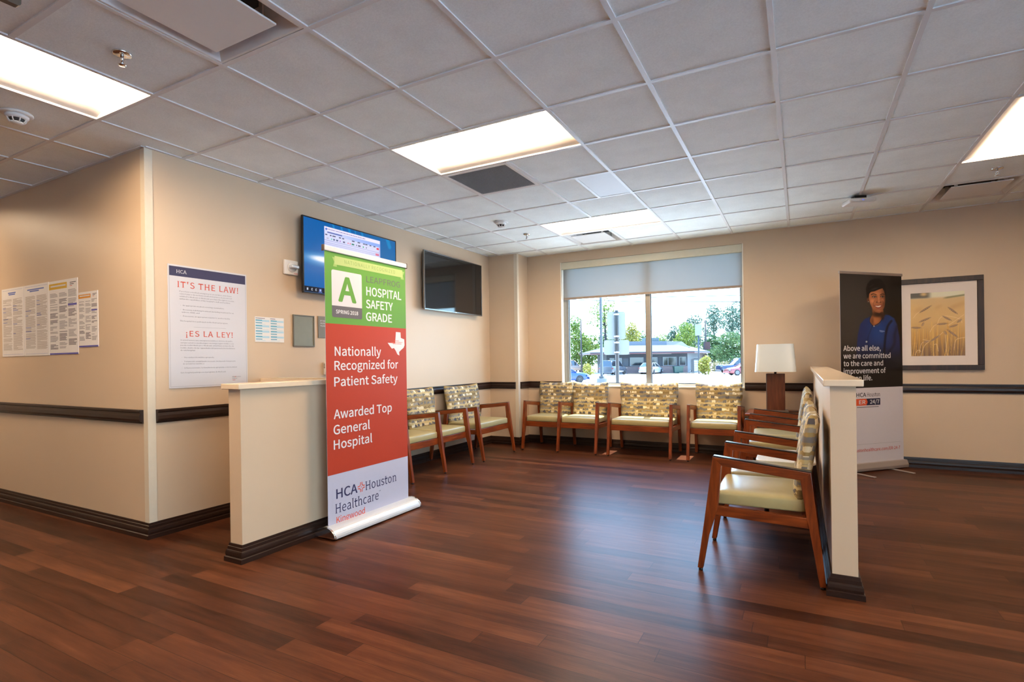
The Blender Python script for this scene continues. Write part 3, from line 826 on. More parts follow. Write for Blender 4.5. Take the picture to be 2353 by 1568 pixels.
class Paint:
    def __init__(s, X, Y, base): s.X, s.Y = X, Y; s.c = np.zeros(X.shape + (3,)) + np.array(base, float)
    def mix(s, a, col):
        col = np.array(col, float); s.c = s.c * (1 - a[..., None]) + col * a[..., None]
    def ell(s, cx, cy, rx, ry, col, soft=.3, rot=0, op=1.0):
        c_, s_ = math.cos(rot), math.sin(rot); dx, dy = s.X - cx, s.Y - cy
        d = np.sqrt(((dx * c_ + dy * s_) / rx) ** 2 + ((-dx * s_ + dy * c_) / ry) ** 2)
        s.mix((1 - sm(1 - soft, 1 + soft, d)) * op, col)
    def poly(s, pts, col, soft=6.0, op=1.0):
        P_ = np.array(pts, float); ins = np.zeros(s.X.shape, bool); dm = np.full(s.X.shape, 1e9)
        for i in range(len(P_)):
            (x0, y0), (x1, y1) = P_[i - 1], P_[i]
            cr = ((y0 > s.Y) != (y1 > s.Y)) & (s.X < (x1 - x0) * (s.Y - y0) / ((y1 - y0) if y1 != y0 else 1e-9) + x0); ins ^= cr
            dx, dy = x1 - x0, y1 - y0; L2 = dx * dx + dy * dy + 1e-9
            tt = np.clip(((s.X - x0) * dx + (s.Y - y0) * dy) / L2, 0, 1)
            dm = np.minimum(dm, np.hypot(s.X - x0 - tt * dx, s.Y - y0 - tt * dy))
        sd_ = np.where(ins, dm, -dm); a = sm(-soft, soft, sd_) * op
        s.mix(a, col); return a
    def line(s, pts, wd, col, soft=.5, op=1.0):
        if len(pts) > 2:      # round the bends
            P_ = [np.array(q, float) for q in pts]; out = []
            for i in range(len(P_) - 1):
                a, b_, c, d = P_[max(i - 1, 0)], P_[i], P_[i + 1], P_[min(i + 2, len(P_) - 1)]
                for k_ in range(4):
                    u = k_ / 4; out.append(tuple(.5 * (2 * b_ + (c - a) * u + (2 * a - 5 * b_ + 4 * c - d) * u * u + (3 * b_ - a - 3 * c + d) * u ** 3)))
            pts = out + [tuple(P_[-1])]
        dm = np.full(s.X.shape, 1e9)
        for (x0, y0), (x1, y1) in zip(pts[:-1], pts[1:]):
            dx, dy = x1 - x0, y1 - y0; tt = np.clip(((s.X - x0) * dx + (s.Y - y0) * dy) / (dx * dx + dy * dy + 1e-9), 0, 1)
            dm = np.minimum(dm, np.hypot(s.X - x0 - tt * dx, s.Y - y0 - tt * dy))
        s.mix((1 - sm(wd * (1 - soft), wd * (1 + soft), dm)) * op, col)

# ------------------------------------------------------------------ wall screens
def screen_img(s, t):
    p = Paint(s * 240, t * 135, (0, 96, 170))
    X, Y = p.X, p.Y
    p.mix(sm(40, 240, X) * .45, (56, 120, 165)); p.mix(sm(90, 0, Y) * .25, (0, 84, 160))
    p.ell(44, 72, 42, 9, (120, 170, 220), .9); p.ell(54, 71, 34, 5, (240, 240, 250), .6); p.mix((1 - sm(0, 6, abs(Y - 71))) * sm(8, 42, X) * (1 - sm(60, 110, X)), (250, 250, 255))
    for x0, x1, w_ in ((66, 72, 2.2), (86, 92, 2), (106, 112, 3), (122, 127, 1.4), (140, 146, 2.5), (214, 222, 5)): p.line([(x0, -4), (x1, 14)], w_, (20, 146, 206), .5, .7)
    wx0, wx1, wy0, wy1 = 47, 194, 8, 116
    def rc(x0, x1, y0, y1, c, op=1.0): p.mix(((X >= x0) & (X < x1) & (Y >= y0) & (Y < y1)) * op, c)
    rc(wx0, wx1, wy0, wy1, (214, 216, 248)); rc(wx0, wx1, wy0, wy0 + 7, (238, 232, 250)); p.ell(51, 12, 2, 2, (40, 90, 200))
    g_ = ((X > wx0) & (X < wx1) & (Y > 15) & (Y < 22)); p.mix(g_ * sm(wx0, wx1, X) * .75, (120, 160, 240))
    rg = random.Random(3)
    x = 54
    while x < 150: q = rg.uniform(1, 4); rc(x, x + q, 11, 12.5, (150, 140, 190)); x += q + 1
    rc(54, 90, 17, 18.6, (60, 80, 160))
    for a, e in ((49, 54), (60, 64), (66, 74), (82, 87), (90, 95), (115, 122), (130, 137), (145, 150), (151, 157), (163, 168), (174, 180)): rc(a, e, 22, 24, (70, 66, 90))
    for a, e, c in ((52, 57, (190, 190, 210)), (63, 65, (60, 200, 150)), (68, 72, (70, 90, 130)), (75, 80, (70, 90, 130)), (84, 86, (170, 90, 200)), (92, 97, (90, 90, 120)), (104, 106, (230, 90, 100)), (109, 112, (230, 130, 140)), (114, 121, (50, 130, 110)), (126, 128, (90, 90, 120)), (131, 138, (90, 90, 120)), (144, 147, (30, 170, 120)), (153, 155, (90, 90, 120))): rc(a, e, 28, 31, c)
    rc(183, 190, 24, 28, (226, 60, 80)); rc(180, 190, 36, 40, (240, 80, 100)); rc(190.5, 191.5, 20, 110, (150, 150, 210)); rc(193, wx1, wy0, wy1, (150, 160, 220))
    for i in range(24): rc(wx0, 190, 33 + i * 3.4, 33.8 + i * 3.4, (164, 168, 214))
    rc(0, 240, 125, 135, (14, 18, 30))
    for i, xx in enumerate((6, 16, 25)):
        rc(xx, xx + 3, 128, 131.5, (190, 200, 220))
    rc(7.3, 7.7, 128, 131.5, (14, 18, 30)); rc(6, 9, 129.5, 129.9, (14, 18, 30)); rc(17, 18.4, 129, 130.5, (14, 18, 30)); rc(26, 27.5, 129, 130.6, (14, 18, 30))
    rc(31, 40, 126, 133.5, (30, 44, 90)); rc(34, 38, 128, 131.5, (170, 190, 240)); rc(31, 40, 133, 134, (110, 140, 220))
    return p.c
def tv(name, label, y0, y1, z0, z1, lit):
    t = thing(name, label, 'television', (XL, (y0 + y1) / 2, (z0 + z1) / 2))
    w, h = y1 - y0, z1 - z0
    b = MB(); b.box(.052, .088, -w / 2 + .012, w / 2 - .012, -h / 2 + .012, h / 2 - .012, 0, .008); b.build('back_shell', BLACK, t)
    bz = .011
    b = MB()
    for q in ((-w / 2, w / 2, -h / 2, -h / 2 + (bz if lit else .016)), (-w / 2, w / 2, h / 2 - bz, h / 2), (-w / 2, -w / 2 + bz, -h / 2 + .016, h / 2 - bz), (w / 2 - bz, w / 2, -h / 2 + .016, h / 2 - bz)): b.box(.074, .097, *q, 0, .0015)
    b.build('bezel', BLACK if lit else mat('dark_silver', (128, 128, 128), .25, .9), t)
    if lit:
        picture('display', screen_img, 240, 135, (.094, -w / 2 + bz, -h / 2 + bz), (0, 1, 0), (0, 0, 1), w - 2 * bz, h - 2 * bz, colour_mat('screen_light', .2, 1.1), t)
    else:
        b = MB(); b.box(.088, .094, -w / 2 + bz, w / 2 - bz, -h / 2 + .016, h / 2 - bz); b.build('display', mat('blank_screen', (22, 21, 22), .06, 0, .5), t)
        b = MB(); b.box(.0972, .0985, -.012, .012, -h / 2 + .003, -h / 2 + .010); b.build('badge', CHROME, t)
    b = MB(); b.box(.001, .054, -.2, .2, -.16, .16); b.build('wall_bracket', BLACK, t)
    return t
tv('wall_television', 'large lit screen on the wall showing a blue desktop with a pale window', .368, 1.596, 1.811, 2.497, True)
tv('wall_television', 'large switched-off black screen on the wall near the window corner', 2.083, 3.352, 1.797, 2.495, False)

# ------------------------------------------------------------------ green and red pull-up banner
t = thing('pull_up_banner', 'tall green, red and white pull-up banner standing in front of the low partition', 'banner', (-.300, -.330, 0), math.pi / 2)
# local x along the banner (world +y), local -y towards the seating (world +x)
GREENI = mat('banner_green', (90, 140, 58), .5, 0, .25, grain=.01); REDI = mat('banner_red', (168, 58, 36), .5, 0, .25, grain=.01); WHITEI = mat('banner_white', (180, 180, 198), .5, 0, .25, grain=.01)
P = Print((0, 0, 0), (1, 0, 0), (0, 0, 1), (0, -1, 0))
L_, R_ = .012, .846
dgreen, pgreen, slate = ink('dark_green', (116, 142, 82)), ink('pale_green', (158, 176, 112)), ink('slate', (92, 88, 92))
orange_red = ink('orange_red', (214, 88, 60)); midnight = ink('midnight', (50, 48, 84))
P.rect(L_, R_, 1.457, 1.955, GREENI, 0); P.rect(L_, R_, .418, 1.457, REDI, 0); P.rect(L_, R_, .055, .418, WHITEI, 0)
P.poly([(.078, 1.917), (.12, 1.917), (.12, 1.853), (.086, 1.853), (.096, 1.885)], ink('mid_green', (136, 164, 92)), 1)
P.poly([(.835, 1.917), (.79, 1.917), (.79, 1.853), (.827, 1.853), (.817, 1.885)], ink('mid_green', (136, 164, 92)), 1)
P.rect(.100, .810, 1.868, 1.927, pgreen, 2)
P.text('NATIONALLY RECOGNIZED', .190, .722, 1.886, .026, dgreen, 3, 0, 4, 1.08)
card = rrect(.213, 1.666, .285, .328, .014)
P.poly(card, ink('card_white', (200, 194, 196)), 1)
P.poly([(.0705, 1.583)] + rrect(.213, 1.5425, .285, .081, .014)[10:20] + [(.3555, 1.583)], slate, 2)
P.text('A', .136, .292, 1.620, .166, GREENI, 2, .022, 6)
P.text('SPRING 2018', .106, .314, 1.530, .025, INK['white'], 3, .012, 4)
P.text('LEAPFROG', .403, .778, 1.783, .045, slate, 2, -.004, 4)
P.text('HOSPITAL', .402, .790, 1.685, .062, INK['white'], 2, .014, 4)
P.text('SAFETY', .398, .688, 1.591, .060, INK['white'], 2, .014, 4)
P.text('GRADE', .396, .676, 1.497, .060, INK['white'], 2, .014, 4)
tex = [(910, 767), (921, 767.5), (921.5, 780), (926, 782), (930, 783), (930.5, 797), (928, 803), (922, 808), (917, 813), (917.5, 821), (913, 818.5), (909, 810), (905, 804), (900, 805.5), (895, 799), (890.5, 792.5), (908, 793)]
P.poly([(.625 + (x - 890.5) / 40 * .200, 1.425 - (y - 767) / 54 * .187) for x, y in tex], INK['white'], 1)
for i, (a, e) in enumerate(((.70, .76), (.665, .80), (.685, .785))):
    rg = random.Random(i); x = a
    while x < e: q = rg.uniform(.006, .014); P.rect(x, min(x + q, e), 1.352 - i * .012, 1.357 - i * .012, orange_red, 2); x += q + .004
for s_, a, e, v in (('Nationally', .090, .548, 1.236), ('Recognized for', .086, .742, 1.136), ('Patient Safety', .082, .732, 1.024), ('Awarded Top', .074, .660, .800), ('General', .070, .417, .693), ('Hospital', .070, .439, .590)):
    P.text(s_, a, e, v, .062, INK['white'], 2, .010, 5)
P.text('HCA', .086, .282, .248, .064, midnight, 2, .012, 5)
def cross_mark(P, u, v, r, m, l=2):
    for k_ in range(4):
        a = math.pi / 4 + k_ * math.pi / 2
        c_, s_ = math.cos(a - math.pi / 4), math.sin(a - math.pi / 4)
        f_ = lambda x, y: (u + r * (x * c_ - y * s_), v + r * (x * s_ + y * c_))
        P.stroke([f_(.22, 1.0), f_(.22, .62), f_(.32, .42), f_(.42, .32), f_(.62, .22), f_(1.0, .22)], r * .2, m, l)
    P.poly([(u + .16 * r, v), (u, v + .16 * r), (u - .16 * r, v), (u, v - .16 * r)], m, l)
cross_mark(P, .322, .279, .034, orange_red)
P.text('Houston', .369, .698, .245, .064, midnight, 2, -.010, 5, 1.02, .05)
P.text('Healthcare', .080, .500, .148, .064, midnight, 2, -.010, 5, 1.02, .05)
P.text('SM', .506, .524, .205, .008, midnight, 2, 0, 2)
P.text('Kingwood', .084, .355, .080, .042, orange_red, 2, .006, 5)
P.build('banner_print', t)
b = MB(); b.box(L_, R_, .0004, .003, .05, 1.958); b.build('banner_sheet', WHITEI, t)
b = MB(); b.box(L_ - .008, R_ + .008, -.010, .012, 1.950, 1.985, 0, .004); b.build('top_rail', mat('rail_white', (196, 194, 196), .35), t)
for x in (L_ - .014, R_ + .008):
    b = MB(); b.box(x, x + .006, -.012, .014, 1.946, 1.989, 0, .002); b.build('rail_end_cap', mat('cap_bronze', (126, 112, 104), .3, .6), t)
# teardrop cassette
prof = [(.085 * math.cos(a), .012 + .068 * math.sin(a)) for a in [math.pi * i / 16 for i in range(17)]]
prof = [(y if y > 0 else y * 1.15, z) for y, z in prof]
b = MB(); b.prism([(-.012, y, z) for y, z in prof], (.884, 0, 0)); o = b.build('cassette', mat('satin_silver', (208, 212, 216), .3, .35), t)
for x in (-.026, .872):
    b = MB(); b.prism([(x, y * 1.05, .010 + (z - .010) * 1.05) for y, z in prof], (.014, 0, 0), 0, .002); b.build('end_cap', CHROME, t)
for x in (.05, .80):
    for y in (-.06, .05):
        b = MB(); b.lathe([(.004, 0), (.012, 0), (.012, .013)], (x, y, 0), 12); b.build('foot_pad', BLACK, t)
b = MB(); b.tube([(.42, .012, .05), (.42, .012, 1.955)], .008, 10); b.build('support_pole', ALU, t)

# ------------------------------------------------------------------ dark banner with portrait, behind the right partition
def portrait(s, t):
    X = 65 + s * 1135; Y = 110 + t * 2135
    p = Paint(X, Y, (50, 46, 44))
    p.mix(sm(550, 1150, X), (20, 16, 14)); p.ell(300, 800, 380, 520, (66, 61, 58), .8, 0, .6)
    body = p.poly([(335, 1700), (350, 1500), (372, 1250), (420, 1050), (500, 955), (605, 905), (690, 990), (840, 905), (890, 862), (960, 876), (1050, 930), (1110, 1060), (1150, 1300), (1172, 1750), (1100, 1900), (400, 1900)], (32, 44, 92), 12)
    p.mix(body * np.exp(-(((X - 760) / 190) ** 2 + ((Y - 1180) / 330) ** 2)), (26, 62, 128))
    p.mix(body * np.exp(-(((X - 985) / 90) ** 2 + ((Y - 990) / 160) ** 2)), (24, 58, 122))
    p.line([(1000, 985), (930, 1080), (890, 1240), (868, 1420), (845, 1700)], 20, (14, 16, 34), .8, .85)
    p.line([(1110, 1080), (1060, 1250), (1050, 1420), (960, 1560)], 24, (16, 20, 46), .9, .6)
    p.line([(640, 1090), (560, 1300), (530, 1560)], 12, (24, 34, 74), .9, .6)
    p.poly([(640, 745), (648, 860), (602, 955), (598, 1005), (648, 1075), (672, 1078), (765, 1020), (832, 930), (852, 870), (850, 780)], (128, 78, 50), 7)
    p.ell(700, 985, 70, 70, (170, 104, 64), .8); p.ell(640, 985, 26, 60, (112, 68, 44), .8); p.ell(760, 860, 110, 46, (52, 30, 22), .7); p.ell(830, 900, 30, 60, (58, 34, 26), .8)
    p.line([(606, 905), (596, 1000), (650, 1080)], 5, (16, 20, 44), .6); p.line([(672, 1080), (770, 1022), (838, 928)], 5, (16, 22, 48), .6)
    hair = [(548, 560), (538, 470), (532, 380), (560, 290), (620, 215), (700, 184), (785, 184), (850, 228), (892, 310), (907, 420), (902, 520), (884, 560), (840, 480), (600, 480), (578, 575)]
    p.poly(hair, (15, 12, 12), 8); p.ell(566, 590, 16, 42, (104, 62, 42), .5); p.ell(574, 624, 7, 7, (190, 180, 170), .5)
    face = p.poly([(584, 560), (590, 480), (620, 440), (690, 425), (770, 388), (838, 362), (868, 420), (886, 505), (886, 610), (870, 715), (832, 795), (775, 836), (705, 820), (645, 752), (606, 660)], (170, 106, 70), 6)
    p.mix(face * sm(760, 900, X) * .75, (92, 54, 36)); p.mix(face * sm(690, 840, Y) * .6, (112, 66, 46))
    p.mix(face * np.exp(-(((X - 650) / 46) ** 2 + ((Y - 610) / 46) ** 2)), (214, 142, 100)); p.mix(face * np.exp(-(((X - 728) / 76) ** 2 + ((Y - 470) / 34) ** 2)) * .7, (206, 136, 94)); p.mix(face * np.exp(-(((X - 838) / 26) ** 2 + ((Y - 590) / 34) ** 2)) * .8, (196, 122, 82))
    p.poly([(560, 480), (600, 430), (690, 395), (780, 372), (838, 360), (800, 300), (640, 260), (560, 360)], (15, 12, 12), 9); p.ell(690, 378, 74, 16, (72, 70, 70), .9, -.35, .7); p.ell(640, 320, 50, 12, (44, 42, 42), .9, -.6, .6)
    p.line([(628, 492), (668, 474), (722, 492)], 7, (40, 24, 18), .6); p.line([(796, 490), (838, 470), (868, 480)], 7, (36, 20, 16), .6)
    for x, y, w_ in ((686, 528, 40), (832, 522, 34)):
        p.ell(x, y, w_, 17, (70, 42, 32), .5); p.ell(x, y + 1, w_ * .75, 10, (206, 192, 184), .4); p.ell(x + 4, y, 13, 13, (22, 14, 12), .4); p.ell(x + 1, y - 4, 3, 3, (240, 240, 240), .5); p.line([(x - w_, y + 4), (x, y - 14), (x + w_, y + 2)], 5, (22, 14, 12), .5)
    p.ell(768, 560, 15, 60, (214, 142, 100), .9, 0, .7); p.ell(766, 622, 48, 26, (156, 94, 64), .6); p.ell(770, 612, 18, 16, (220, 152, 112), .8, 0, .8); p.ell(730, 632, 12, 9, (70, 38, 28), .6); p.ell(800, 630, 12, 9, (66, 34, 26), .6)
    p.line([(690, 600), (664, 670), (676, 720)], 6, (116, 68, 48), .9, .6); p.line([(836, 600), (852, 660), (838, 710)], 6, (84, 48, 36), .9, .6)
    p.poly([(672, 688), (716, 690), (762, 686), (834, 672), (812, 728), (770, 750), (722, 742)], (132, 62, 54), 5)
    p.poly([(692, 698), (740, 704), (812, 688), (792, 716), (756, 726), (718, 718)], (240, 230, 222), 3); p.line([(715, 745), (760, 758), (805, 735)], 6, (166, 92, 76), .6); p.ell(762, 790, 40, 14, (186, 116, 80), .9, 0, .6)
    for x, y, r in ((672, 1086, 11), (530, 1380, 16)): p.ell(x, y, r, r, (186, 190, 176), .4)
    for i in range(6): p.line([(778 + i * 15, 1166 + i * 3), (788 + i * 15, 1168 + i * 3)], 5, (150, 170, 220), .5); 
    for i in range(4): p.line([(780 + i * 15, 1186 + i * 3), (790 + i * 15, 1188 + i * 3)], 4, (150, 170, 220), .5)
    p.mix(sm(1350, 1850, Y) * .85, (14, 12, 14))
    return p.c
a2 = math.atan2(.600, .590)
t = thing('pull_up_banner', 'dark pull-up banner with a smiling person in blue scrubs behind the low wall', 'banner', (2.898, 3.352, 0), a2)
BW = .842
picture('portrait_print', portrait, 150, 280, (0, -.0005, .855), (1, 0, 0), (0, 0, 1), BW, 1.163, colour_mat('portrait_print', .4), t)
GREYI = mat('banner_grey_white', (206, 200, 206), .45, 0, .4, grain=.01)
P = Print((0, 0, 0), (1, 0, 0), (0, 0, 1), (0, -1, 0))
P.rect(0, BW, .075, .855, GREYI, 0)
for s_, e, v in (('Above all else,', .537, 1.235), ('we are committed', .672, 1.158), ('to the care and', .568, 1.081), ('improvement of', .603, 1.004), ('human life.', .415, .931)):
    P.text(s_, .036, e, v, .050, INK['white'], 2.5, .010, 4)
P.text('HCA', .200, .330, .763, .040, INK['black'], 1, .012, 4); P.text('Houston', .345, .518, .763, .040, INK['black'], 1, -.008, 4, 1.0, .05)
navy2 = ink('navy_box', (38, 36, 62)); er = ink('emergency_orange', (208, 84, 48))
P.rect(.180, .523, .674, .743, navy2, 1); P.poly([(.180, .674), (.332, .674), (.350, .7085), (.332, .743), (.180, .743)], er, 2)
P.text('ER', .235, .318, .690, .038, INK['white'], 3, .014, 4); P.text('24/7', .382, .508, .690, .038, INK['white'], 3, .014, 4)
P.greek(.205, .50, .648, .660, .012, INK['dark'], 1, 5, 0); P.rect(.04, .799, .2765, .2785, INK['grey'], 1)
P.text('hcahoustonhealthcare.com/ER-24-7', .060, .793, .203, .030, ink('url_red', (190, 66, 50)), 1, .008, 3)
P.build('banner_print', t)
b = MB(); b.box(0, BW, .0004, .003, .07, 2.02); b.build('banner_sheet', GREYI, t)
b = MB(); b.box(-.008, BW + .008, -.008, .012, 2.012, 2.040, 0, .003); b.build('top_rail', mat('rail_grey', (150, 138, 132), .4, .3), t)
b = MB(); b.prism([(-.012, -.045, .012), (-.012, -.05, .04), (-.012, -.03, .088), (-.012, .03, .088), (-.012, .05, .04), (-.012, .045, .012)], (BW + .024, 0, 0), 0, .004); b.build('cassette', mat('cassette_grey', (170, 160, 154), .35, .4), t)
for x in (.10, .62):
    b = MB(); b.box(x, x + .035, -.26, .03, 0, .010, 0, .003); b.build('foot', mat('foot_silver', (190, 180, 174), .35, .5), t)
b = MB(); b.tube([(.42, .012, .06), (.42, .012, 2.02)], .008, 8); b.build('support_pole', ALU, t)

# ------------------------------------------------------------------ framed wheat photograph
def wheat(s, t):
    p = Paint(s * 803, t * 950, (214, 180, 120)); X, Y = p.X, p.Y
    p.mix(sm(60, 300, Y), (216, 176, 104)); p.mix(sm(350, 700, Y), (196, 150, 66)); p.mix(sm(620, 950, Y), (122, 84, 26))
    st = np.sin(X * .071 + 3 * np.sin(X * .013)) * np.sin(X * .187 + 1.3) ; p.mix(np.clip(st, 0, 1) * sm(330, 800, Y) * .55, (216, 160, 44)); p.mix(np.clip(-st, 0, 1) * sm(480, 900, Y) * .5, (78, 52, 20))
    p.mix(1 - sm(55, 100, Y), (226, 222, 192)); p.mix((1 - sm(60, 95, Y)) * (1 - sm(230, 340, X)), (82, 72, 52)); p.ell(200, 20, 46, 26, (206, 172, 110), .8); p.mix((1 - sm(-18, 10, abs(Y - 92 + (X - 500) * .1) - 14)) * sm(470, 560, X), (120, 116, 66))
    for cx_, cy_, r in ((640, 230, 60), (740, 200, 70), (420, 220, 50), (120, 250, 60), (700, 420, 50), (380, 470, 40)): p.ell(cx_, cy_, r, r * .5, (196, 150, 84), .9, -.4, .5)
    rg = random.Random(12)
    for i in range(34):
        x = rg.uniform(20, 790); y = rg.uniform(430, 700); b_ = rg.uniform(-60, 60)
        p.line([(x + b_, 960), (x + b_ * .3, (960 + y) / 2), (x, y)], rg.uniform(2, 4.5), (232, 186, 84) if i % 3 else (206, 150, 40), .6, .75)
    for pts in ([(40, 370), (90, 310), (140, 280)], [(290, 590), (340, 510), (410, 470)], [(400, 480), (440, 390), (520, 360), (640, 380), (740, 420), (760, 470)], [(180, 700), (330, 720), (480, 600)], [(120, 900), (160, 760), (240, 730)], [(640, 860), (670, 720), (760, 690), (803, 688)], [(515, 640), (525, 800), (540, 950)], [(60, 930), (100, 860), (150, 880)], [(560, 500), (640, 450), (790, 350)], [(410, 880), (390, 780), (350, 780)], [(150, 950), (200, 800), (270, 740)]): p.line(pts, 3.2, (240, 210, 146), .6, .9)
    for x, y, l_, r in ((225, 245, 95, -.5), (215, 405, 85, -.35), (80, 520, 70, .05), (185, 470, 30, -1.0), (475, 475, 75, -.06), (545, 395, 70, .5), (630, 285, 80, .65), (640, 510, 60, -.25), (620, 620, 90, .65), (520, 610, 34, .9), (360, 690, 75, -.55), (230, 735, 34, -.2), (725, 440, 40, -.6)):
        p.ell(x, y, l_, 13, (104, 72, 40), .35, r); p.ell(x, y - 4, l_ * .85, 5, (196, 160, 104), .6, r, .7)
        for k_ in range(6):
            d = (k_ / 5 - .5) * 1.6 * l_; xx, yy = x + d * math.cos(r), y + d * math.sin(r); p.line([(xx, yy), (xx + 12 * math.cos(r + .9), yy + 12 * math.sin(r + .9))], 2.2, (226, 196, 136), .6, .8)
    return p.c
t = thing('framed_picture', 'dark-framed photograph of golden wheat with a wide white mat', 'picture', (3.796, YW, 1.502))
w_, h_ = .744, .954
b = MB()
for q in ((-w_ / 2, w_ / 2, -h_ / 2, -h_ / 2 + .051), (-w_ / 2, w_ / 2, h_ / 2 - .051, h_ / 2), (-w_ / 2, -w_ / 2 + .051, -h_ / 2 + .051, h_ / 2 - .051), (w_ / 2 - .051, w_ / 2, -h_ / 2 + .051, h_ / 2 - .051)): b.box(q[0], q[1], -.036, -.002, q[2], q[3], 0, .003)
b.build('frame', DARKWOOD, t)
b = MB(); b.box(-w_ / 2 + .051, w_ / 2 - .051, -.016, -.004, -h_ / 2 + .051, h_ / 2 - .051); b.build('mat_board', mat('mat_white', (226, 214, 206), .6, grain=.01), t)
picture('photograph', wheat, 150, 180, (-.223, -.0165, -.331), (1, 0, 0), (0, 0, 1), .446, .659, colour_mat('photo_print', .35), t)

# ------------------------------------------------------------------ flag sign hanging over the corridor end
t = thing('hanging_sign', 'taupe hanging sign board with white letters at the ceiling corner', 'sign', (.212, -2.081, 2.405))
b = MB(); b.prism([(-.012, y, z) for y, z in rrect(-.30, .115, .60, .23, .012)], (.024, 0, 0)); b.build('board', mat('sign_taupe', (86, 74, 62), .45, grain=.02), t)
P = Print((.0122, -.58, .0), (0, 1, 0), (0, 0, 1), (1, 0, 0)); P.text('ER', .36, .545, .040, .13, INK['white'], 1, .006, 5); P.build('lettering', t)
for y in (-.52, -.08):
    b = MB(); b.tube([(0, y, .23), (0, y, CE - 2.405)], .004, 8); b.build('hanger_rod', ALU, t)

# ------------------------------------------------------------------ waiting-room seating
AT = .034     # thickness of an arm frame
def front_leg(b, x):
    pts = [(-.012, .014), (.017, .014), (.050, .20), (.100, .36), (.122, .598), (.077, .643), (.071, .60), (.030, .30)]
    b.prism([(x - AT / 2, y, z) for y, z in pts], (AT, 0, 0), 0, .003)
    return b
def rear_leg(b, x):
    pts = [(.583, .014), (.613, .014), (.592, .22), (.575, .36), (.551, .592), (.500, .553), (.528, .36), (.540, .30)]
    b.prism([(x - AT / 2, y, z) for y, z in pts], (AT, 0, 0), 0, .003)
    return b
def arm(b, x):
    pts = [(.074, .640), (.124, .592), (.500, .548), (.553, .590)]
    b.prism([(x - AT / 2 - .001, y, z) for y, z in pts], (AT + .002, 0, 0), 0, .003)
    return b
def cushion(x0, x1):
    b = MB(); n = 10
    def ring(z, ins, crown=0.0):
        pts = rrect((x0 + x1) / 2, .302, (x1 - x0) - 2 * ins, .448 - 2 * ins, .022, 4)
        return [(x, y, z) for x, y in pts]
    b.loft([ring(.374, .010), ring(.378, .002), ring(.384, 0), ring(.428, 0), ring(.437, .003), ring(.444, .012), ring(.449, .04), ring(.452, .12)], 0, True, True)
    return b
def backrest(x0, x1):
    """upholstered back: leans away, top edge dips in the middle, slightly curved in plan"""
    b = MB(); cx = (x0 + x1) / 2; full = (x1 - x0)
    nu = 14; rings = []
    levels = [(.0, .45), (.02, .8), (.07, 1.0), (.25, 1.0), (.45, 1.0), (.62, 1.0), (.80, 1.0), (.92, .96), (.975, .78), (1.0, .45)]
    for t, th in levels:
        ring = []
        hw = full / 2 - (.006 if t > .45 else .022)
        hw -= .012 * (1 - th)
        T = .076 * th * (1 - .12 * abs(t - .45))
        front, back = [], []
        for i in range(nu + 1):
            s = -1 + 2 * i / nu
            e = (1 - abs(s) ** 8)
            z = .432 + t * (.452 - .024 * (1 - s * s)) 
            yc = .497 + .062 * t + .014 * (1 - s * s) * t
            half = T / 2 * (.35 + .65 * e)
            front.append((cx + s * hw, yc - half, z)); back.append((cx + s * hw, yc + half, z))
        rings.append(front + back[::-1])
    b.loft(rings, 0, True, True)
    return b
def seating(name, label, cat, widths, loc, rotz, group):
    t = thing(name, label, cat, loc, rotz, group)
    xs = [0.0]
    for w in widths: xs.append(xs[-1] + w)
    for x in xs:
        front_leg(MB(), x).build('leg', WOODZ, t); rear_leg(MB(), x).build('leg', WOODZ, t)
        arm(MB(), x).build('arm', WOODY, t)
        b = MB(); b.prism([(x - AT / 2 - .002, y, z) for y, z in ((.076, .642), (.550, .5925), (.553, .5965), (.080, .6475))], (AT + .004, 0, 0), 0, .0015); b.build('arm_cap', BLACKCAP, t)
        b = MB(); b.prism([(x - AT / 2 + .003, y, z) for y, z in ((.085, .318), (.095, .370), (.530, .356), (.540, .303))], (AT - .006, 0, 0), 0, .002); b.build('side_rail', WOODY, t)
        for y in (.003, .598):
            b = MB(); b.lathe([(.004, 0), (.011, 0), (.012, .006), (.008, .015)], (x, y, 0), 10); b.build('glide', BLACK, t)
    for a, e in zip(xs[:-1], xs[1:]):
        b = MB(); b.box(a + AT / 2, e - AT / 2, .080, .100, .306, .373, 0, .002); b.build('front_rail', WOODX, t)
        b = MB(); b.box(a + AT / 2, e - AT / 2, .505, .525, .300, .360, 0, .002); b.build('rear_rail', WOODX, t)
        cushion(a + AT / 2 + .002, e - AT / 2 - .002).build('seat', VINYL, t)
        backrest(a, e).build('backrest', FABRIC, t)
    return t
GC = 'cherry wood waiting room seats'
HP = math.pi / 2
seating('tandem_seat', 'two-seat wooden chair along the television wall, partly hidden by the green and red banner', 'chair', [.540, .535], (-.790, 1.174, 0), HP, GC)
seating('wide_chair', 'extra-wide single chair under the black screen beside the wall corner', 'chair', [.755], (-.748, 2.420, 0), HP, GC)
seating('tandem_seat', 'two-seat wooden chair under the window, nearest the white corner pier', 'chair', [.505, .510], (-.727, 3.362, 0), 0, GC)
seating('wide_chair', 'extra-wide single chair centred under the window', 'chair', [.750], (.443, 3.372, 0), 0, GC)
seating('arm_chair', 'ordinary-width single chair under the window beside the lamp table', 'chair', [.545], (1.389, 3.385, 0), 0, GC)
seating('tandem_seat', 'two-seat wooden chair against the low wall, closest to the viewer', 'chair', [.545, .545], (2.028, 1.301, 0), -HP, GC)
seating('tandem_seat', 'two-seat wooden chair against the low wall, beside the lamp table', 'chair', [.535, .515], (2.028, 3.190, 0), -HP, GC)

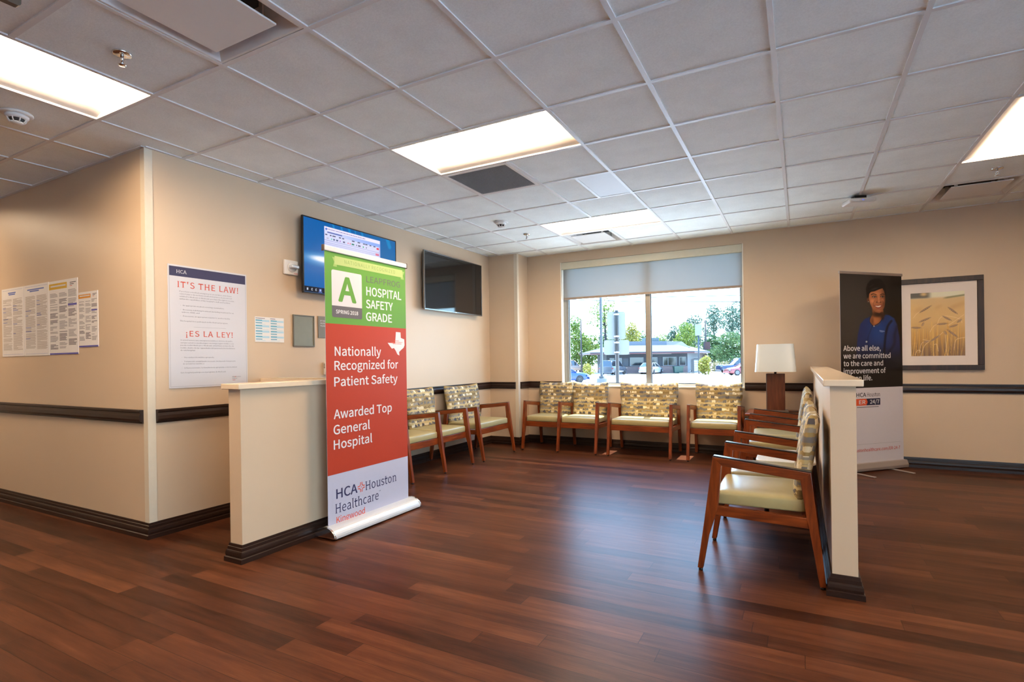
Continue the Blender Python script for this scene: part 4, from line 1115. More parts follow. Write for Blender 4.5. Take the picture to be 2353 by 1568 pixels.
# side table and lamp
t = thing('side_table', 'square cherry wood corner table holding the lamp', 'table', (1.995, 3.40, 0))
b = MB(); b.box(0, .60, 0, .575, .545, .570, 0, .006); b.build('table_top', WOODX, t)
b = MB(); b.box(.035, .565, .035, .54, .47, .545, 0, .002); b.build('apron', WOODX, t)
for x in (.035, .52):
    for y in (.035, .50):
        b = MB(); b.loft([[(x + dx * s_ + .0225, y + dy * s_ + .02, z) for dx, dy in ((-1, -1), (1, -1), (1, 1), (-1, 1))] for s_, z in ((.016, 0), (.022, .47))], 0, True, False); b.build('leg', WOODZ, t)
b = MB(); b.box(.06, .54, .06, .515, .16, .178, 0, .003); b.build('lower_shelf', WOODX, t)
t = thing('table_lamp', 'table lamp with brown rectangular column and plastic-wrapped white shade', 'lamp', (2.292, 3.66, .5705), .05)
b = MB(); b.box(-.125, .125, -.085, .085, 0, .026, 0, .003); b.build('base_plate', mat('pewter', (136, 126, 118), .4, .5, grain=.03), t)
b = MB(); b.box(-.085, .094, -.055, .055, .026, .428, 0, .002); b.build('column', m_wood('walnut_column', (70, 34, 20), (88, 44, 26), (104, 56, 34), .38, 'z'), t)
b = MB(); b.box(-.094, -.085, -.052, .052, .026, .426, 0, .001); b.build('column_edge', mat('pewter_dark', (98, 90, 88), .4, .5), t)
b = MB(); b.lathe([(.012, .428), (.012, .452), (.007, .456), (.007, .72)], n=12); b.build('stem', mat('bronze', (70, 56, 48), .35, .7), t)
def shade_ring(w, d, z): return [(x, y, z) for x, y in rrect(0, 0, w, d, .045, 5)]
k = NT('lamp_shade_fabric'); k.set(.22, 0, .5); k.b.inputs['Base Color'].default_value = (*lin((206, 212, 212)), 1)
k.b.inputs['Coat Weight'].default_value = .8; k.b.inputs['Coat Roughness'].default_value = .08
v = k.xyz()[0]; nz = k.noise(v, 16, 3, .55); nd = k.n('Bump'); nd.inputs['Strength'].default_value = .55; nd.inputs['Distance'].default_value = .03; k.l(nz, nd.inputs['Height']); k.l(nd.outputs[0], k.b.inputs['Coat Normal'])
b = MB(); rs = [shade_ring(.412, .270, .450), shade_ring(.410, .268, .456), shade_ring(.366, .235, .748), shade_ring(.364, .233, .754)]
b.loft(rs, 0, False, True); b.loft([shade_ring(.358, .228, .754), shade_ring(.404, .262, .450)], 0, False, True); b.loft([shade_ring(.364, .233, .754), shade_ring(.358, .228, .754)], 0, False, False); b.loft([shade_ring(.404, .262, .450), shade_ring(.412, .270, .450)], 0, False, False)
b.build('lamp_shade', k.m, t)
b = MB()
for a in range(3):
    q = a * 2 * math.pi / 3 + .4; b.tube([(0, 0, .72), (.11 * math.cos(q), .11 * math.sin(q), .735)], .0025, 6)
b.build('shade_spider', CHROME, t)
b = MB(); b.tube([(2.418, 3.70, .5745), (2.45, 3.705, .5745), (2.50, 3.72, .5748), (2.56, 3.72, .5745)], .0035, 8)
tag(b.build('lamp_cord', BLACK), 'black cord lying on the corner table beside the lamp base', 'cord')
b = MB(); b.tube([(2.155, 3.70, .5745), (2.12, 3.74, .5748), (2.10, 3.70, .580), (2.13, 3.68, .583), (2.10, 3.66, .576), (2.07, 3.70, .5745)], .0035, 8)
tag(b.build('coiled_cord', BLACK), 'small loop of black cord on the corner table, window side of the lamp', 'cord')
# low pale-topped table standing in the gap of the right-hand seats
t = thing('low_table', 'low pale round-cornered table in the gap between the two seats along the low wall', 'table', (2.43, 1.735, 0))
b = MB(); pts = rrect(0, 0, .40, .58, .09, 6)
b.loft([[(x * s_, y * s_, z) for x, y in pts] for s_, z in ((.97, .392), (1.0, .397), (1.0, .412), (.97, .417))], 0, True, True); b.build('table_top', mat('speckled_laminate', (214, 212, 204), .4, 0, .5, grain=.08, gscale=90), t)
b = MB(); b.box(-.198, .198, -.003, .003, .4165, .4185); b.build('top_seam', mat('seam_white', (238, 238, 234), .5), t)
b = MB(); b.box(-.15, .15, -.22, .22, .33, .391); b.build('apron', DARKGAP, t)
for sx in (-1, 1):
    for sy in (-1, 1):
        b = MB(); b.tube([(sx * .13, sy * .20, 0), (sx * .13, sy * .20, .33)], .018, 10); b.build('leg', BLACK, t)

# ------------------------------------------------------------------ outdoors: forecourt, road, diner, cars, trees
GZ = -.8
_mat_in = mat
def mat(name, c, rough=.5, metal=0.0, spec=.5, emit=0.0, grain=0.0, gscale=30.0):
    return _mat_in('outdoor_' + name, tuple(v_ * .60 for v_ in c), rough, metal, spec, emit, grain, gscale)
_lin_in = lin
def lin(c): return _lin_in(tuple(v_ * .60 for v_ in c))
b = MB(); b.poly([(-200, -140, GZ), (160, -140, GZ), (160, 240, GZ), (-200, 240, GZ)])
k = NT('sunlit_concrete'); k.set(.9); v = k.xyz()[0]
k.l(k.ramp(k.noise(v, .8, 5), [(.3, _lin_in((206, 202, 196))), (.7, _lin_in((226, 222, 218)))]), k.b.inputs['Base Color'])
struct(b.build('ground_outside', k.m))
RX, RY = .884, .467                      # the street runs this way; buildings face it
ST = math.atan2(RY, RX)

# light pole, sign post, utility poles, wires
GREYPOLE = mat('pole_grey', (104, 110, 122), .5, .2, grain=.05)
t = thing('parking_light_pole', 'tall grey parking lot light pole on a round concrete base', 'light pole', (-8.00, 27.74, GZ))
b = MB(); b.lathe([(.30, 0), (.31, .02), (.31, .80), (.28, .84), (.02, .84)], n=24); b.build('concrete_base', mat('pole_concrete', (206, 204, 202), .9, grain=.06), t)
b = MB(); b.box(-.14, .14, -.14, .14, .84, .98, 0, .02); b.build('anchor_cover', mat('cover_dark', (92, 98, 108), .5, grain=.05), t)
b = MB(); b.box(-.065, .065, -.065, .065, .98, 6.72); b.build('shaft', GREYPOLE, t)
b = MB(); b.box(-.55, .0, -.05, .05, 6.60, 6.72); b.box(-.95, -.45, -.16, .16, 6.56, 6.68, 0, .02); b.build('lamp_head', GREYPOLE, t)
t = thing('street_sign', 'back of a pale double street sign strapped to a dark post', 'street sign', (-1.94, 11.43, GZ), ST)
b = MB(); b.lathe([(.05, 0), (.05, 3.30), (.045, 3.33), (.01, 3.34)], n=16); b.build('post', mat('post_dark', (52, 52, 54), .35, .3, grain=.1), t)
SIGNB = _mat_in('outdoor_sign_back', (168, 167, 160), .5, 0, .3, 0, .02)
for z0, z1, w in ((2.53, 3.30, .51), (2.10, 2.51, .70)):
    b = MB(); b.prism([(x, .056, z) for x, z in rrect(0, (z0 + z1) / 2, w, z1 - z0, .06, 5)], (0, .004, 0)); b.build('sign_panel', SIGNB, t)
for z in (3.22, 2.61, 2.44, 2.17):
    b = MB(); b.lathe([(.052, z - .02), (.057, z - .02), (.057, z + .02), (.052, z + .02)], n=16, cap=False); b.box(-.07, .07, .04, .056, z - .02, z + .02); b.build('strap', CHROME, t)
WOODP = mat('weathered_pole', (104, 94, 88), .9, grain=.15)
def util(label, x, y, h, r):
    b = MB(); b.lathe([(r, 0), (r * .7, h), (.01, h)], n=10)
    o = b.build('utility_pole', WOODP, None, (x, y, GZ)); return tag(o, label, 'pole')
util('bare utility pole among the trees at the window side nearest the corner pier', -23.58, 64.75, 7.4, .13)
util('bare utility pole standing between the diner roof and the tall pines', -9.96, 80.98, 7.6, .16)
WIRE = mat('wire', (70, 78, 88), .6, grain=.05)
for lb, zs in (('upper overhead wire crossing the sky above the diner', (7.20, 6.92, 6.99)), ('lower overhead wire crossing the sky above the diner', (6.83, 6.50, 6.40))):
    pts = [(-40, 31.2, zs[0] + 1.0), (-16.65, 43.53, zs[0]), (-10.17, 46.95, zs[1]), (-2.24, 51.14, zs[2]), (22, 64, zs[2] + .9)]
    b = MB(); b.tube(pts, .036, 6); tag(b.build('overhead_wire', WIRE), lb, 'wire')

# diner
def dpt(s, d, z): return (-10.47 + RX * s - RY * d, 69.05 + RY * s + RX * d, z)   # s along the front from its right corner, d back from it
t = thing('diner', 'low grey diner with shingled roof, red eave stripe and brick base across the street', 'building', (0, 0, 0))
SIDING = mat('diner_siding', (128, 130, 140), .8, grain=.05); BRICK = None
k = NT('diner_brick'); k.set(.9); v = k.xyz()[0]
br = k.n('TexBrick'); br.inputs['Scale'].default_value = 3.0; br.inputs['Color1'].default_value = (*lin((150, 112, 104)), 1); br.inputs['Color2'].default_value = (*lin((128, 94, 90)), 1); br.inputs['Mortar'].default_value = (*lin((168, 156, 150)), 1)
mp = k.n('Mapping'); mp.inputs['Rotation'].default_value = (HP, 0, -ST); k.l(v, mp.inputs[0]); k.l(mp.outputs[0], br.inputs['Vector']); k.l(br.outputs[0], k.b.inputs['Base Color']); BRICK = k.m
def wall_box(s0, s1, d0, d1, z0, z1, name, m, par=t, bev=0):
    b = MB(); b.prism([dpt(s0, d0, z0), dpt(s1, d0, z0), dpt(s1, d1, z0), dpt(s0, d1, z0)], (0, 0, z1 - z0), 0, bev); return b.build(name, m, par)
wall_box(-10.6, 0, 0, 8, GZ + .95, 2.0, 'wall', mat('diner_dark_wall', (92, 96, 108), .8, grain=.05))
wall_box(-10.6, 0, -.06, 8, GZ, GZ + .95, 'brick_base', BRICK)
b = MB(); b.prism([dpt(0, 0, GZ), dpt(3.0, 4.2, GZ), dpt(3.0, 10, GZ), dpt(-1, 8, GZ)], (0, 0, 2.8)); b.build('side_wing', mat('white_siding', (206, 212, 220), .8, grain=.06), t)
b = MB()
ev = [(-12.9, -1.3), (.5, -1.3), (4.2, 3.4), (4.2, 11), (-12.9, 11)]; tp = [(-9.6, 1.6), (-.9, 1.6), (1.2, 4.6), (1.2, 8), (-9.6, 8)]
A = [dpt(s, d, 2.05) for s, d in ev]; Bq = [dpt(s, d, 2.95) for s, d in tp]
b.loft([[ (p[0], p[1], p[2] - .02) for p in A], A, Bq], 0, True, False); b.build('roof', mat('shingle_grey', (176, 176, 186), .9, grain=.06, gscale=6), t)
b = MB(); b.loft([[dpt(s, d, 1.86) for s, d in ev], [dpt(s, d, 2.05) for s, d in ev]], 0, False, False); b.build('fascia', mat('fascia_navy', (66, 70, 88), .7, grain=.05), t)
b = MB(); b.loft([[dpt(s * 1.001, d * 1.01 - .02, 1.80) for s, d in ev], [dpt(s * 1.001, d * 1.01 - .02, 1.90) for s, d in ev]], 0, False, False); b.build('eave_stripe', mat('stripe_red', (204, 62, 52), .6, grain=.03), t)
b = MB(); b.poly([dpt(s, d, 1.81) for s, d in ev]); b.build('soffit', mat('soffit_cream', (222, 208, 186), .8, grain=.03), t)
k = NT('louvre_grey'); k.set(.7); v, x, y, z = k.xyz()
k.l(k.ramp(k.math('FRACT', k.math('MULTIPLY', z, 6.0)), [(0, lin((116, 122, 134))), (.7, lin((142, 148, 158))), (.75, lin((86, 92, 104)))], 'CONSTANT'), k.b.inputs['Base Color'])
b = MB(); b.prism([dpt(-9.4, 1.8, 2.55), dpt(-2.6, 1.8, 2.55), dpt(-2.2, 1.8, 2.55), dpt(-2.2, 2.2, 2.55), dpt(-9.4, 2.2, 2.55)], (0, 0, .95)); b.build('parapet_louvre', k.m, t)
b = MB(); b.loft([[dpt(-2.2, 1.75, 2.6), dpt(1.0, 2.0, 2.6), dpt(1.6, 4.5, 2.6), dpt(-2.2, 4.5, 2.6)], [dpt(-2.4, 2.2, 3.5), dpt(.1, 2.6, 3.42), dpt(.7, 4.5, 3.4), dpt(-2.4, 4.5, 3.5)]], 0, True, False); b.build('roof_hip', mat('shingle_light', (200, 204, 212), .9, grain=.05), t)
wall_box(-4.9, -3.0, 2.6, 4.4, 3.3, 3.98, 'rooftop_unit', mat('unit_teal', (146, 178, 186), .6, grain=.04), t)
wall_box(3.6, 4.3, 3.6, 4.3, 2.3, 3.35, 'chimney', mat('chimney_brick', (124, 62, 54), .9, grain=.1), t)
WINF = mat('diner_window_frame', (226, 228, 230), .5); DGL = mat('diner_glass', (54, 62, 70), .12, 0, .6, grain=.3, gscale=3)
def dwin(s0, s1, z0, z1, mull=None):
    b = MB(); w = .07
    for q in ((s0, s1, z0, z0 + w), (s0, s1, z1 - w, z1), (s0, s0 + w, z0 + w, z1 - w), (s1 - w, s1, z0 + w, z1 - w)) + (((mull, mull + w, z0 + w, z1 - w),) if mull else ()):
        b.prism([dpt(q[0], -.10, q[2]), dpt(q[1], -.10, q[2]), dpt(q[1], -.02, q[2]), dpt(q[0], -.02, q[2])], (0, 0, q[3] - q[2]))
    f = b.build('window', WINF, t)
    b = MB(); b.poly([dpt(s0 + w, -.04, z0 + w), dpt(s1 - w, -.04, z0 + w), dpt(s1 - w, -.04, z1 - w), dpt(s0 + w, -.04, z1 - w)]); b.build('pane', DGL, f)
dwin(-7.55, -5.75, GZ + 1.0, GZ + 2.15); dwin(-4.9, -3.95, GZ + 1.0, GZ + 2.15); dwin(-3.25, -1.45, GZ + 1.0, GZ + 2.15, -2.6); dwin(-1.12, -.22, GZ + 1.0, GZ + 2.15); dwin(-10.2, -9.55, GZ + 1.0, GZ + 2.1)
wall_box(-8.5, -7.75, -.08, 0, GZ + 1.0, GZ + 2.05, 'wall_panel', SIDING)
b = MB()
for q in ((-9.45, -9.35, GZ + .05, GZ + 2.1), (-8.68, -8.58, GZ + .05, GZ + 2.1), (-9.35, -8.68, GZ + 2.0, GZ + 2.1), (-9.35, -8.68, GZ + .05, GZ + .17), (-9.35, -8.68, GZ + 1.1, GZ + 1.16)):
    b.prism([dpt(q[0], -.14, q[2]), dpt(q[1], -.14, q[2]), dpt(q[1], -.06, q[2]), dpt(q[0], -.06, q[2])], (0, 0, q[3] - q[2]))
dr = b.build('door', WINF, t)
b = MB(); b.poly([dpt(-9.35, -.09, GZ + .17), dpt(-8.68, -.09, GZ + .17), dpt(-8.68, -.09, GZ + 2.0), dpt(-9.35, -.09, GZ + 2.0)]); b.build('pane', DGL, dr)
for s0 in (-10.3, -4.95): wall_box(s0, s0 + 2.6, -.9, -.75, 1.72, 1.80, 'eave_light', mat('eave_tube', (244, 240, 232), .5, grain=.01), t)
b = MB(); b.prism([dpt(1.2, 1.2, 1.05), dpt(2.6, 3.2, 1.05), dpt(3.5, 2.6, .65), dpt(2.1, .6, .65)], (0, 0, .05)); b.build('door_canopy', mat('canopy_white', (214, 218, 224), .7), t)
b = MB(); b.prism([dpt(4.3, 5.2, 1.7), dpt(4.3, 7.6, 1.7), dpt(5.2, 7.4, .55), dpt(5.2, 5.0, .55)], (.04, 0, .03)); b.build('awning', mat('awning_tan', (198, 164, 140), .8, grain=.05), t)
b = MB(); b.prism([dpt(3.02, 4.2, GZ), dpt(4.2, 6.0, GZ), dpt(4.2, 10, GZ), dpt(3.02, 10, GZ)], (0, 0, 2.6)); b.build('rear_wing', mat('rear_wing_tan', (182, 150, 132), .8, grain=.06), t)
for s0, s1 in ((-8.3, -5.9), (-1.7, .2)):
    wall_box(s0, s1, -2.1, -1.9, GZ, GZ + .13, 'kerb_stop', mat('kerb_buff', (216, 196, 164), .9, grain=.05), t)

# cars: rounded bodies lofted along the length, glasshouse, wheels
TYRE = mat('tyre', (38, 38, 42), .85, grain=.1); RIM = mat('wheel_rim', (198, 200, 206), .3, .5); CGL = mat('car_glass', (44, 62, 80), .08, 0, .7)
def car(name, label, kind, paint, loc, head, L=4.5, Wd=1.78, prof=None, cab=None, trim=None):
    """nose towards +x; prof: (x, z_low, z_top) stations; cab: roof/glass outline (x, z)"""
    t = thing(name, label, kind, (loc[0], loc[1], GZ), head, 'cars outside the window')
    b = MB(); rings = []
    for x, zl, zt, hw in prof:
        r = [(x, y * hw, z) for y, z in ((-.96, zl), (.96, zl), (1.0, zl + (zt - zl) * .35), (.985, zl + (zt - zl) * .72), (.86, zt), (0, zt + .03), (-.86, zt), (-.985, zl + (zt - zl) * .72), (-1.0, zl + (zt - zl) * .35))]
        rings.append(r)
    b.loft(rings, 0, True, True)
    (x0, x1, x2, x3, zb, zr) = cab; hb, hr = Wd / 2 * .90, Wd / 2 * .70
    b.loft([[(x1 - .02, -hr - .02, zr - .05), (x2 + .02, -hr - .02, zr - .05), (x2 + .02, hr + .02, zr - .05), (x1 - .02, hr + .02, zr - .05)], [(x1 + .08, -hr + .03, zr + .03), (x2 - .08, -hr + .03, zr + .03), (x2 - .08, hr - .03, zr + .03), (x1 + .08, hr - .03, zr + .03)]], 0, True, True)
    for sx in (-1, 1):
        for (xa, xb) in ((x0, x1), (x3, x2), ((x0 + x3) / 2 - .05, (x1 + x2) / 2 - .05)):
            b.tube([(xa, sx * hb, zb - .02), (xb, sx * hr, zr - .02)], .045, 6)
    b.build('body', paint, t)
    b = MB(); b.loft([[(x0, -hb + .03, zb - .04), (x3, -hb + .03, zb - .04), (x3, hb - .03, zb - .04), (x0, hb - .03, zb - .04)], [(x1, -hr + .01, zr - .03), (x2, -hr + .01, zr - .03), (x2, hr - .01, zr - .03), (x1, hr - .01, zr - .03)]], 0, True, False); b.build('windows', CGL, t)
    wr = .33 if kind == 'car' else .38
    for xw in (-L * .30, L * .31):
        for s in (-1, 1):
            b = MB(); b.lathe([(.05, -.10), (wr - .03, -.10), (wr, -.07), (wr, .07), (wr - .03, .10), (wr * .66, .10)], (xw, s * (Wd / 2 - .10), wr), 20, axis='y', cap=False); w = b.build('wheel', TYRE, t)
            b = MB(); b.lathe([(.02, s * .085), (wr * .64, s * .085), (wr * .66, s * .10)], (xw, s * (Wd / 2 - .10), wr), 20, axis='y')
            for i in range(5):
                a = i * 2 * math.pi / 5; b.box(xw - .02, xw + .02, s * (Wd / 2 + .0) - .004, s * (Wd / 2) + .004, wr, wr + .01)
            b.build('hubcap', RIM, w)
    zt = prof[1][2]
    for s in (-1, 1):
        b = MB(); b.box(-L / 2 - .01, -L / 2 + .16, s * Wd / 2 * .93 - .14, s * Wd / 2 * .93 + .05, prof[1][1] + .42, prof[1][1] + .60, 0, .02); b.build('tail_light', mat('tail_red', (206, 40, 44), .25), t)
        b = MB(); b.box(L / 2 - .20, L / 2 - .02, s * Wd / 2 * .84 - .14, s * Wd / 2 * .84 + .10, prof[-2][2] - .26, prof[-2][2] - .10, 0, .03); b.build('headlight', mat('lamp_clear', (226, 220, 210), .15), t)
    for x, nm in ((-L / 2, 'rear_bumper'), (L / 2, 'front_bumper')):
        b = MB(); b.box(x - .06, x + .06, -Wd / 2 * .9, Wd / 2 * .9, .26, .48, 0, .04); b.build(nm, trim or paint, t)
    return t
def sedan(L, Wd, h=1.42):
    hw = Wd / 2
    return dict(L=L, Wd=Wd, prof=[(-L / 2, .34, .80, hw * .84), (-L / 2 + .25, .24, .93, hw * .96), (-L * .28, .20, .96, hw), (0, .19, .94, hw), (L * .24, .20, .92, hw), (L / 2 - .45, .22, .80, hw * .97), (L / 2 - .06, .30, .66, hw * .80)],
                cab=(-L * .41, -L * .24, L * .05, L * .25, .93, h))
def suv(L, Wd, h=1.78):
    hw = Wd / 2
    return dict(L=L, Wd=Wd, prof=[(-L / 2, .42, 1.02, hw * .92), (-L / 2 + .12, .34, 1.10, hw), (-L * .25, .32, 1.10, hw), (0, .32, 1.08, hw), (L * .22, .32, 1.06, hw), (L / 2 - .3, .34, .98, hw * .97), (L / 2 - .04, .42, .88, hw * .86)],
                cab=(-L * .49, -L * .44, L * .10, L * .23, 1.08, h))
def truck(L, Wd, h=1.86):
    hw = Wd / 2
    return dict(L=L, Wd=Wd, prof=[(-L / 2, .50, 1.12, hw * .97), (-L / 2 + .1, .44, 1.16, hw), (-L * .2, .42, 1.16, hw), (0, .42, 1.16, hw), (L * .20, .42, 1.14, hw), (L / 2 - .35, .44, 1.08, hw * .96), (L / 2 - .04, .50, .96, hw * .86)],
                cab=(-L * .14, -L * .11, L * .09, L * .22, 1.14, h))
def cpaint(n, c): return _mat_in('car_paint_' + n, tuple(v_ * .86 for v_ in c), .25, .1, .5, 0, .02, 2)
SN = math.atan2(.995, .10)
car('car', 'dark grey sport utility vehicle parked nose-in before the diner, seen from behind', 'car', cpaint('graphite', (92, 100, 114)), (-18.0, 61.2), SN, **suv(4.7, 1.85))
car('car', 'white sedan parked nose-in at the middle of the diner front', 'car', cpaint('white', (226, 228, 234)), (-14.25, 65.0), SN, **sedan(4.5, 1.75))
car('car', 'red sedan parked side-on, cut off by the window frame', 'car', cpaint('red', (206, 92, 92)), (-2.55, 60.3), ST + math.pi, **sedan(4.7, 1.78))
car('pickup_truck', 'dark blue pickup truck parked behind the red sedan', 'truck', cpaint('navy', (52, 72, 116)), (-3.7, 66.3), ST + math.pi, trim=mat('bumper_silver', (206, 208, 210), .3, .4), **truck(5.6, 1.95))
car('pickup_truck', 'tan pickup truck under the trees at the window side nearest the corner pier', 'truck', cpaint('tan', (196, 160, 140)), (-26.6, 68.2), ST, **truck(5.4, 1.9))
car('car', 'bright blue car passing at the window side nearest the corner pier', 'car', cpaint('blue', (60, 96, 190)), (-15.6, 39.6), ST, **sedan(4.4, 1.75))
t = thing('waste_bin', 'green wheeled waste bin against the brick base of the diner', 'bin', (-11.32, 67.2, GZ), ST)
GRN = mat('bin_green', (44, 128, 104), .6, grain=.06)
b = MB(); b.loft([[(-.5, -.35, .10), (.5, -.35, .10), (.5, .35, .10), (-.5, .35, .10)], [(-.58, -.42, .82), (.58, -.42, .82), (.58, .42, .82), (-.58, .42, .82)]], 0, True, False); b.build('bin_body', GRN, t)
b = MB(); b.box(-.62, .62, -.46, .44, .82, .93, 0, .03); b.build('lid', mat('lid_green', (70, 150, 126), .5, grain=.04), t)
b = MB(); b.box(-.4, .4, -.06, .06, 0, .12); b.build('base', BLACK, t)
# pylon sign and easel sign
t = thing('pylon_sign', 'white roadside pylon sign on a blue-grey pole beside the diner', 'sign', (-8.54, 65.9, GZ), ST)
b = MB(); b.lathe([(.10, 0), (.10, 4.75)], n=12); b.build('pole', GREYPOLE, t)
b = MB(); b.box(-.40, .40, -.12, .12, 4.72, 6.14, 0, .06); b.build('sign_box', mat('pylon_white', (238, 238, 240), .5, grain=.01), t)
t = thing('easel_sign', 'white and black board sign on splayed legs in front of the diner corner', 'sign', (-7.98, 59.4, GZ), ST)
b = MB(); b.box(-.05, .40, -.03, .03, .42, 1.75); b.build('board', mat('easel_white', (230, 226, 230), .6), t)
b = MB(); b.box(-.36, -.06, .0, .10, .40, 1.72); b.build('back_board', mat('easel_black', (50, 56, 60), .6), t)
P = Print((0, -.031, 0), (1, 0, 0), (0, 0, 1), (0, -1, 0))
rg = random.Random(4)
for i in range(5):
    x = -.01
    while x < .33: q = rg.uniform(.04, .09); P.rect(x, min(.36, x + q), 1.50 - i * .24, 1.62 - i * .24, INK['grey'], 1); x += q + .03
P.build('board_print', t)
for xa, xb, y in ((-.3, -.75, -.5), (-.35, -1.15, .4), (.35, .80, -.5), (.5, 1.2, .4)):
    b = MB(); b.tube([(xa, 0, .55), (xb, y, 0)], .025, 6); b.build('leg', BLACK, t)

# trees and shrubs
def leaf_mat(n, c0, c1, c2):
    k = NT('leaves_' + n); k.set(.6, 0, .3)
    gi = k.n('TexWhiteNoise', noise_dimensions='3D'); geo = k.n('NewGeometry')
    v = k.xyz()[0]
    f = k.noise(v, 1.6, 3, .7)
    k.l(k.ramp(f, [(.3, lin(c0)), (.5, lin(c1)), (.7, lin(c2))]), k.b.inputs['Base Color'])
    tr = k.n('BsdfTranslucent'); k.l(k.b.inputs['Base Color'].links[0].from_socket, tr.inputs[0])
    mx = k.n('MixShader'); mx.inputs[0].default_value = .35; k.l(k.b.outputs[0], mx.inputs[1]); k.l(tr.outputs[0], mx.inputs[2]); k.l(mx.outputs[0], k.out.inputs[0])
    return k.m
LG = leaf_mat('spring_green', (92, 122, 44), (140, 168, 58), (188, 200, 84)); LM = leaf_mat('mid_green', (70, 104, 56), (104, 138, 74), (144, 172, 96)); LD = leaf_mat('blue_green', (72, 100, 78), (104, 132, 104), (142, 166, 134)); LY = leaf_mat('yellow_green', (150, 146, 44), (196, 186, 70), (220, 208, 104))
LS = leaf_mat('dry_grass', (160, 150, 96), (190, 180, 124), (206, 198, 148))
BARK = mat('bark', (92, 82, 76), .95, grain=.15)
def foliage(name, blobs, n, size, m, parent, seed):
    rg = np.random.RandomState(seed); V = []; F = []
    tot = sum(bl[3] * bl[4] * bl[5] for bl in blobs)
    for cx_, cy_, cz_, rx, ry, rz in blobs:
        k_ = max(20, int(n * rx * ry * rz / tot))
        d = rg.normal(size=(k_, 3)); d /= np.linalg.norm(d, axis=1)[:, None]
        rad = rg.uniform(.45, 1.0, k_) ** .5 * (1 + .22 * np.sin(d[:, 0] * 5 + seed) * np.cos(d[:, 2] * 6 + d[:, 1] * 4))
        c = np.array((cx_, cy_, cz_)) + d * rad[:, None] * np.array((rx, ry, rz))
        a = rg.normal(size=(k_, 3)); a /= np.linalg.norm(a, axis=1)[:, None]; q = np.cross(a, rg.normal(size=(k_, 3))); q /= np.linalg.norm(q, axis=1)[:, None]
        s_ = (size * rg.uniform(.6, 1.4, k_))[:, None]
        base = len(V)
        for p0, p1, p2, p3 in zip(c - a * s_, c + q * s_ * .55, c + a * s_, c - q * s_ * .55):
            V += [p0, p1, p2, p3]
        F += [(base + 4 * i, base + 4 * i + 1, base + 4 * i + 2, base + 4 * i + 3) for i in range(k_)]
    me = bpy.data.meshes.new(name); me.from_pydata([tuple(v_) for v_ in V], [], F); me.materials.append(m)
    o = bpy.data.objects.new(name, me); COL.objects.link(o); o.parent = parent; return o
def tree(name, label, x, y, ztop, zbot, w, m, n=1500, size=.16, seed=1, trunk=.14, nb=9, lean=0.0, group='trees beyond the street'):
    t = thing(name, label, 'tree' if 'shrub' not in name else 'shrub', (x, y, GZ), 0, group)
    h0, h1 = zbot - GZ, ztop - GZ; rg = random.Random(seed); blobs = []
    for i in range(nb):
        f = (i + .5) / nb; r = w / 2 * (.42 + .3 * math.sin(math.pi * (.15 + .8 * f)))
        a = rg.uniform(0, 6.28); o_ = w / 2 * .48 * rg.uniform(.4, 1) * math.sin(math.pi * (.12 + .8 * f))
        blobs.append((o_ * math.cos(a) * RX * 1.2 + lean * f, o_ * math.sin(a), h0 + (h1 - h0) * (.12 + .76 * f), r, r, (h1 - h0) / nb * 1.2))
    foliage('foliage', blobs, n, size, m, t, seed)
    if trunk:
        b = MB(); top = h0 + (h1 - h0) * .75
        b.tube([(0, 0, 0), (.05, 0, top * .4), (lean * .4 + .02, 0, top * .75), (lean * .75, 0, top)], trunk, 8, 0, trunk * .3)
        for i in range(4):
            bl = blobs[rg.randrange(len(blobs))]; z_ = h0 * .8 + (h1 - h0) * .12 * i
            b.tube([(0.04, 0, z_), (bl[0] * .5, bl[1] * .5, (z_ + bl[2]) / 2 + .2), (bl[0], bl[1], bl[2])], trunk * .35, 6, 0, trunk * .1)
        b.build('trunk', BARK, t)
    return t
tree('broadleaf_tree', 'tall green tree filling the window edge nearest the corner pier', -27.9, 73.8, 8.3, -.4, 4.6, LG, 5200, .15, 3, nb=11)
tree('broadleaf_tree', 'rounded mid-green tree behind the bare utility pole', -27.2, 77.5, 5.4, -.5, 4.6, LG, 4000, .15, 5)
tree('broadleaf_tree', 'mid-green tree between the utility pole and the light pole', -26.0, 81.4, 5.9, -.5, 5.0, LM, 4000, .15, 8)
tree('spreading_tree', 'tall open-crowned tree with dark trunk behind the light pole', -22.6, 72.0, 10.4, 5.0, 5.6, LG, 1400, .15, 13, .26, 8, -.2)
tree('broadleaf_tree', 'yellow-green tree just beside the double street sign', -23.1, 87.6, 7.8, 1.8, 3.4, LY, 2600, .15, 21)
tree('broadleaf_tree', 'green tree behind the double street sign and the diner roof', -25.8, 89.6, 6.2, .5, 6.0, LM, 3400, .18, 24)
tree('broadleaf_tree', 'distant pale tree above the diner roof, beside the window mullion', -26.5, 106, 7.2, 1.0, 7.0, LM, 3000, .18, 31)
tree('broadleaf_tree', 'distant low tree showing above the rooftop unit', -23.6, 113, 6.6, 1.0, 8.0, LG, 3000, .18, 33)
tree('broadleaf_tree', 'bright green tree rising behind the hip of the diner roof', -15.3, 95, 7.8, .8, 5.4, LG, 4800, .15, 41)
tree('broadleaf_tree', 'bluish tree standing behind the bright green tree', -16.6, 111, 10.4, 2.0, 6.2, LD, 4000, .18, 43)
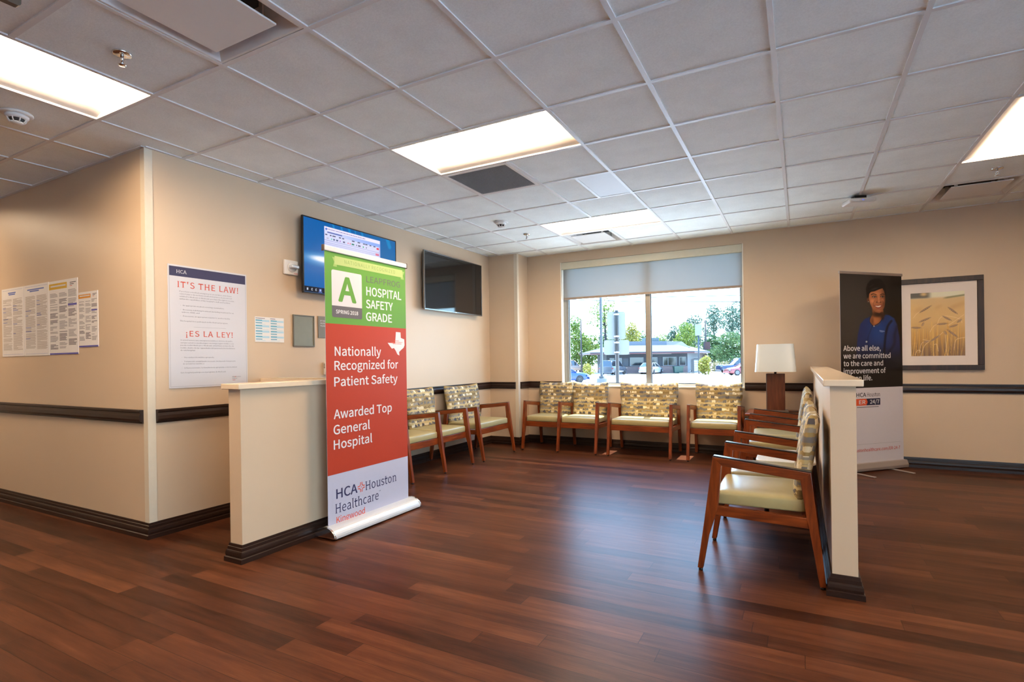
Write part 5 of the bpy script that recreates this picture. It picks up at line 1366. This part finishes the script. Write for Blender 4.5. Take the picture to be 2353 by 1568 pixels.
tree('broadleaf_tree', 'small hazy tree at the far side of the bright green tree', -20.7, 111.5, 8.3, 1.0, 3.6, LD, 2400, .18, 47)
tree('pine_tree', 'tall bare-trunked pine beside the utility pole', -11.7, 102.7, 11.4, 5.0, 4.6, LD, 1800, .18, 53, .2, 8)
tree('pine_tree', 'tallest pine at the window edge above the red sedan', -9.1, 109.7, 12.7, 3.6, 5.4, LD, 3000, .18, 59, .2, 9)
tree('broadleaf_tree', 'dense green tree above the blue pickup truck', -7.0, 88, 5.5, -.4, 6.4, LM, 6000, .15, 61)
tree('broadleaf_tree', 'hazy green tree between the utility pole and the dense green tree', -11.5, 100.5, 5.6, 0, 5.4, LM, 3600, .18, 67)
tree('leafy_shrub', 'yellow-green shrub between the utility pole and the sport utility vehicle', -19.4, 55.7, .62, -.75, 1.7, LY, 700, .10, 71, 0, 4, group='shrubs beside the street')
tree('leafy_shrub', 'big yellow-green shrub between the easel sign and the blue pickup', -7.2, 62.3, 1.35, -.75, 1.9, LY, 900, .14, 73, 0, 5, group='shrubs beside the street')
o = foliage('tall_dry_grass', [(-8.2 + 1.1 * i, 76 + .5 * i, -.1, 1.2, .8, .75) for i in range(-2, 5)], 2200, .14, LS, None, 79)
tag(o, 'pale dry grass growing behind the blue pickup truck', 'grass', kind='stuff')
def weed(label, x, y, z0, h, w, seed):
    rg = random.Random(seed); b = MB()
    for i in range(16):
        a = rg.uniform(-w, w); q = rg.uniform(-.3, .3) * w; hh = h * rg.uniform(.5, 1)
        b.tube([(a * .5, q, 0), (a * .8, q, hh * .6), (a * 1.15, q, hh)], .010, 4, 0, .003)
    return tag(b.build('weed_clump', LS, None, (x, y, z0)), label, 'weed', 'weeds on the near verge')
weed('dry weeds at the foot of the window view below the waste bin', -6.75, 39.7, GZ, .62, .35, 1)
weed('dry weeds at the foot of the window view below the easel sign', -5.06, 40.6, GZ, .70, .25, 2)
weed('wider clump of dry weeds at the foot of the window view below the red sedan', -2.95, 41.7, GZ, .62, .5, 3)
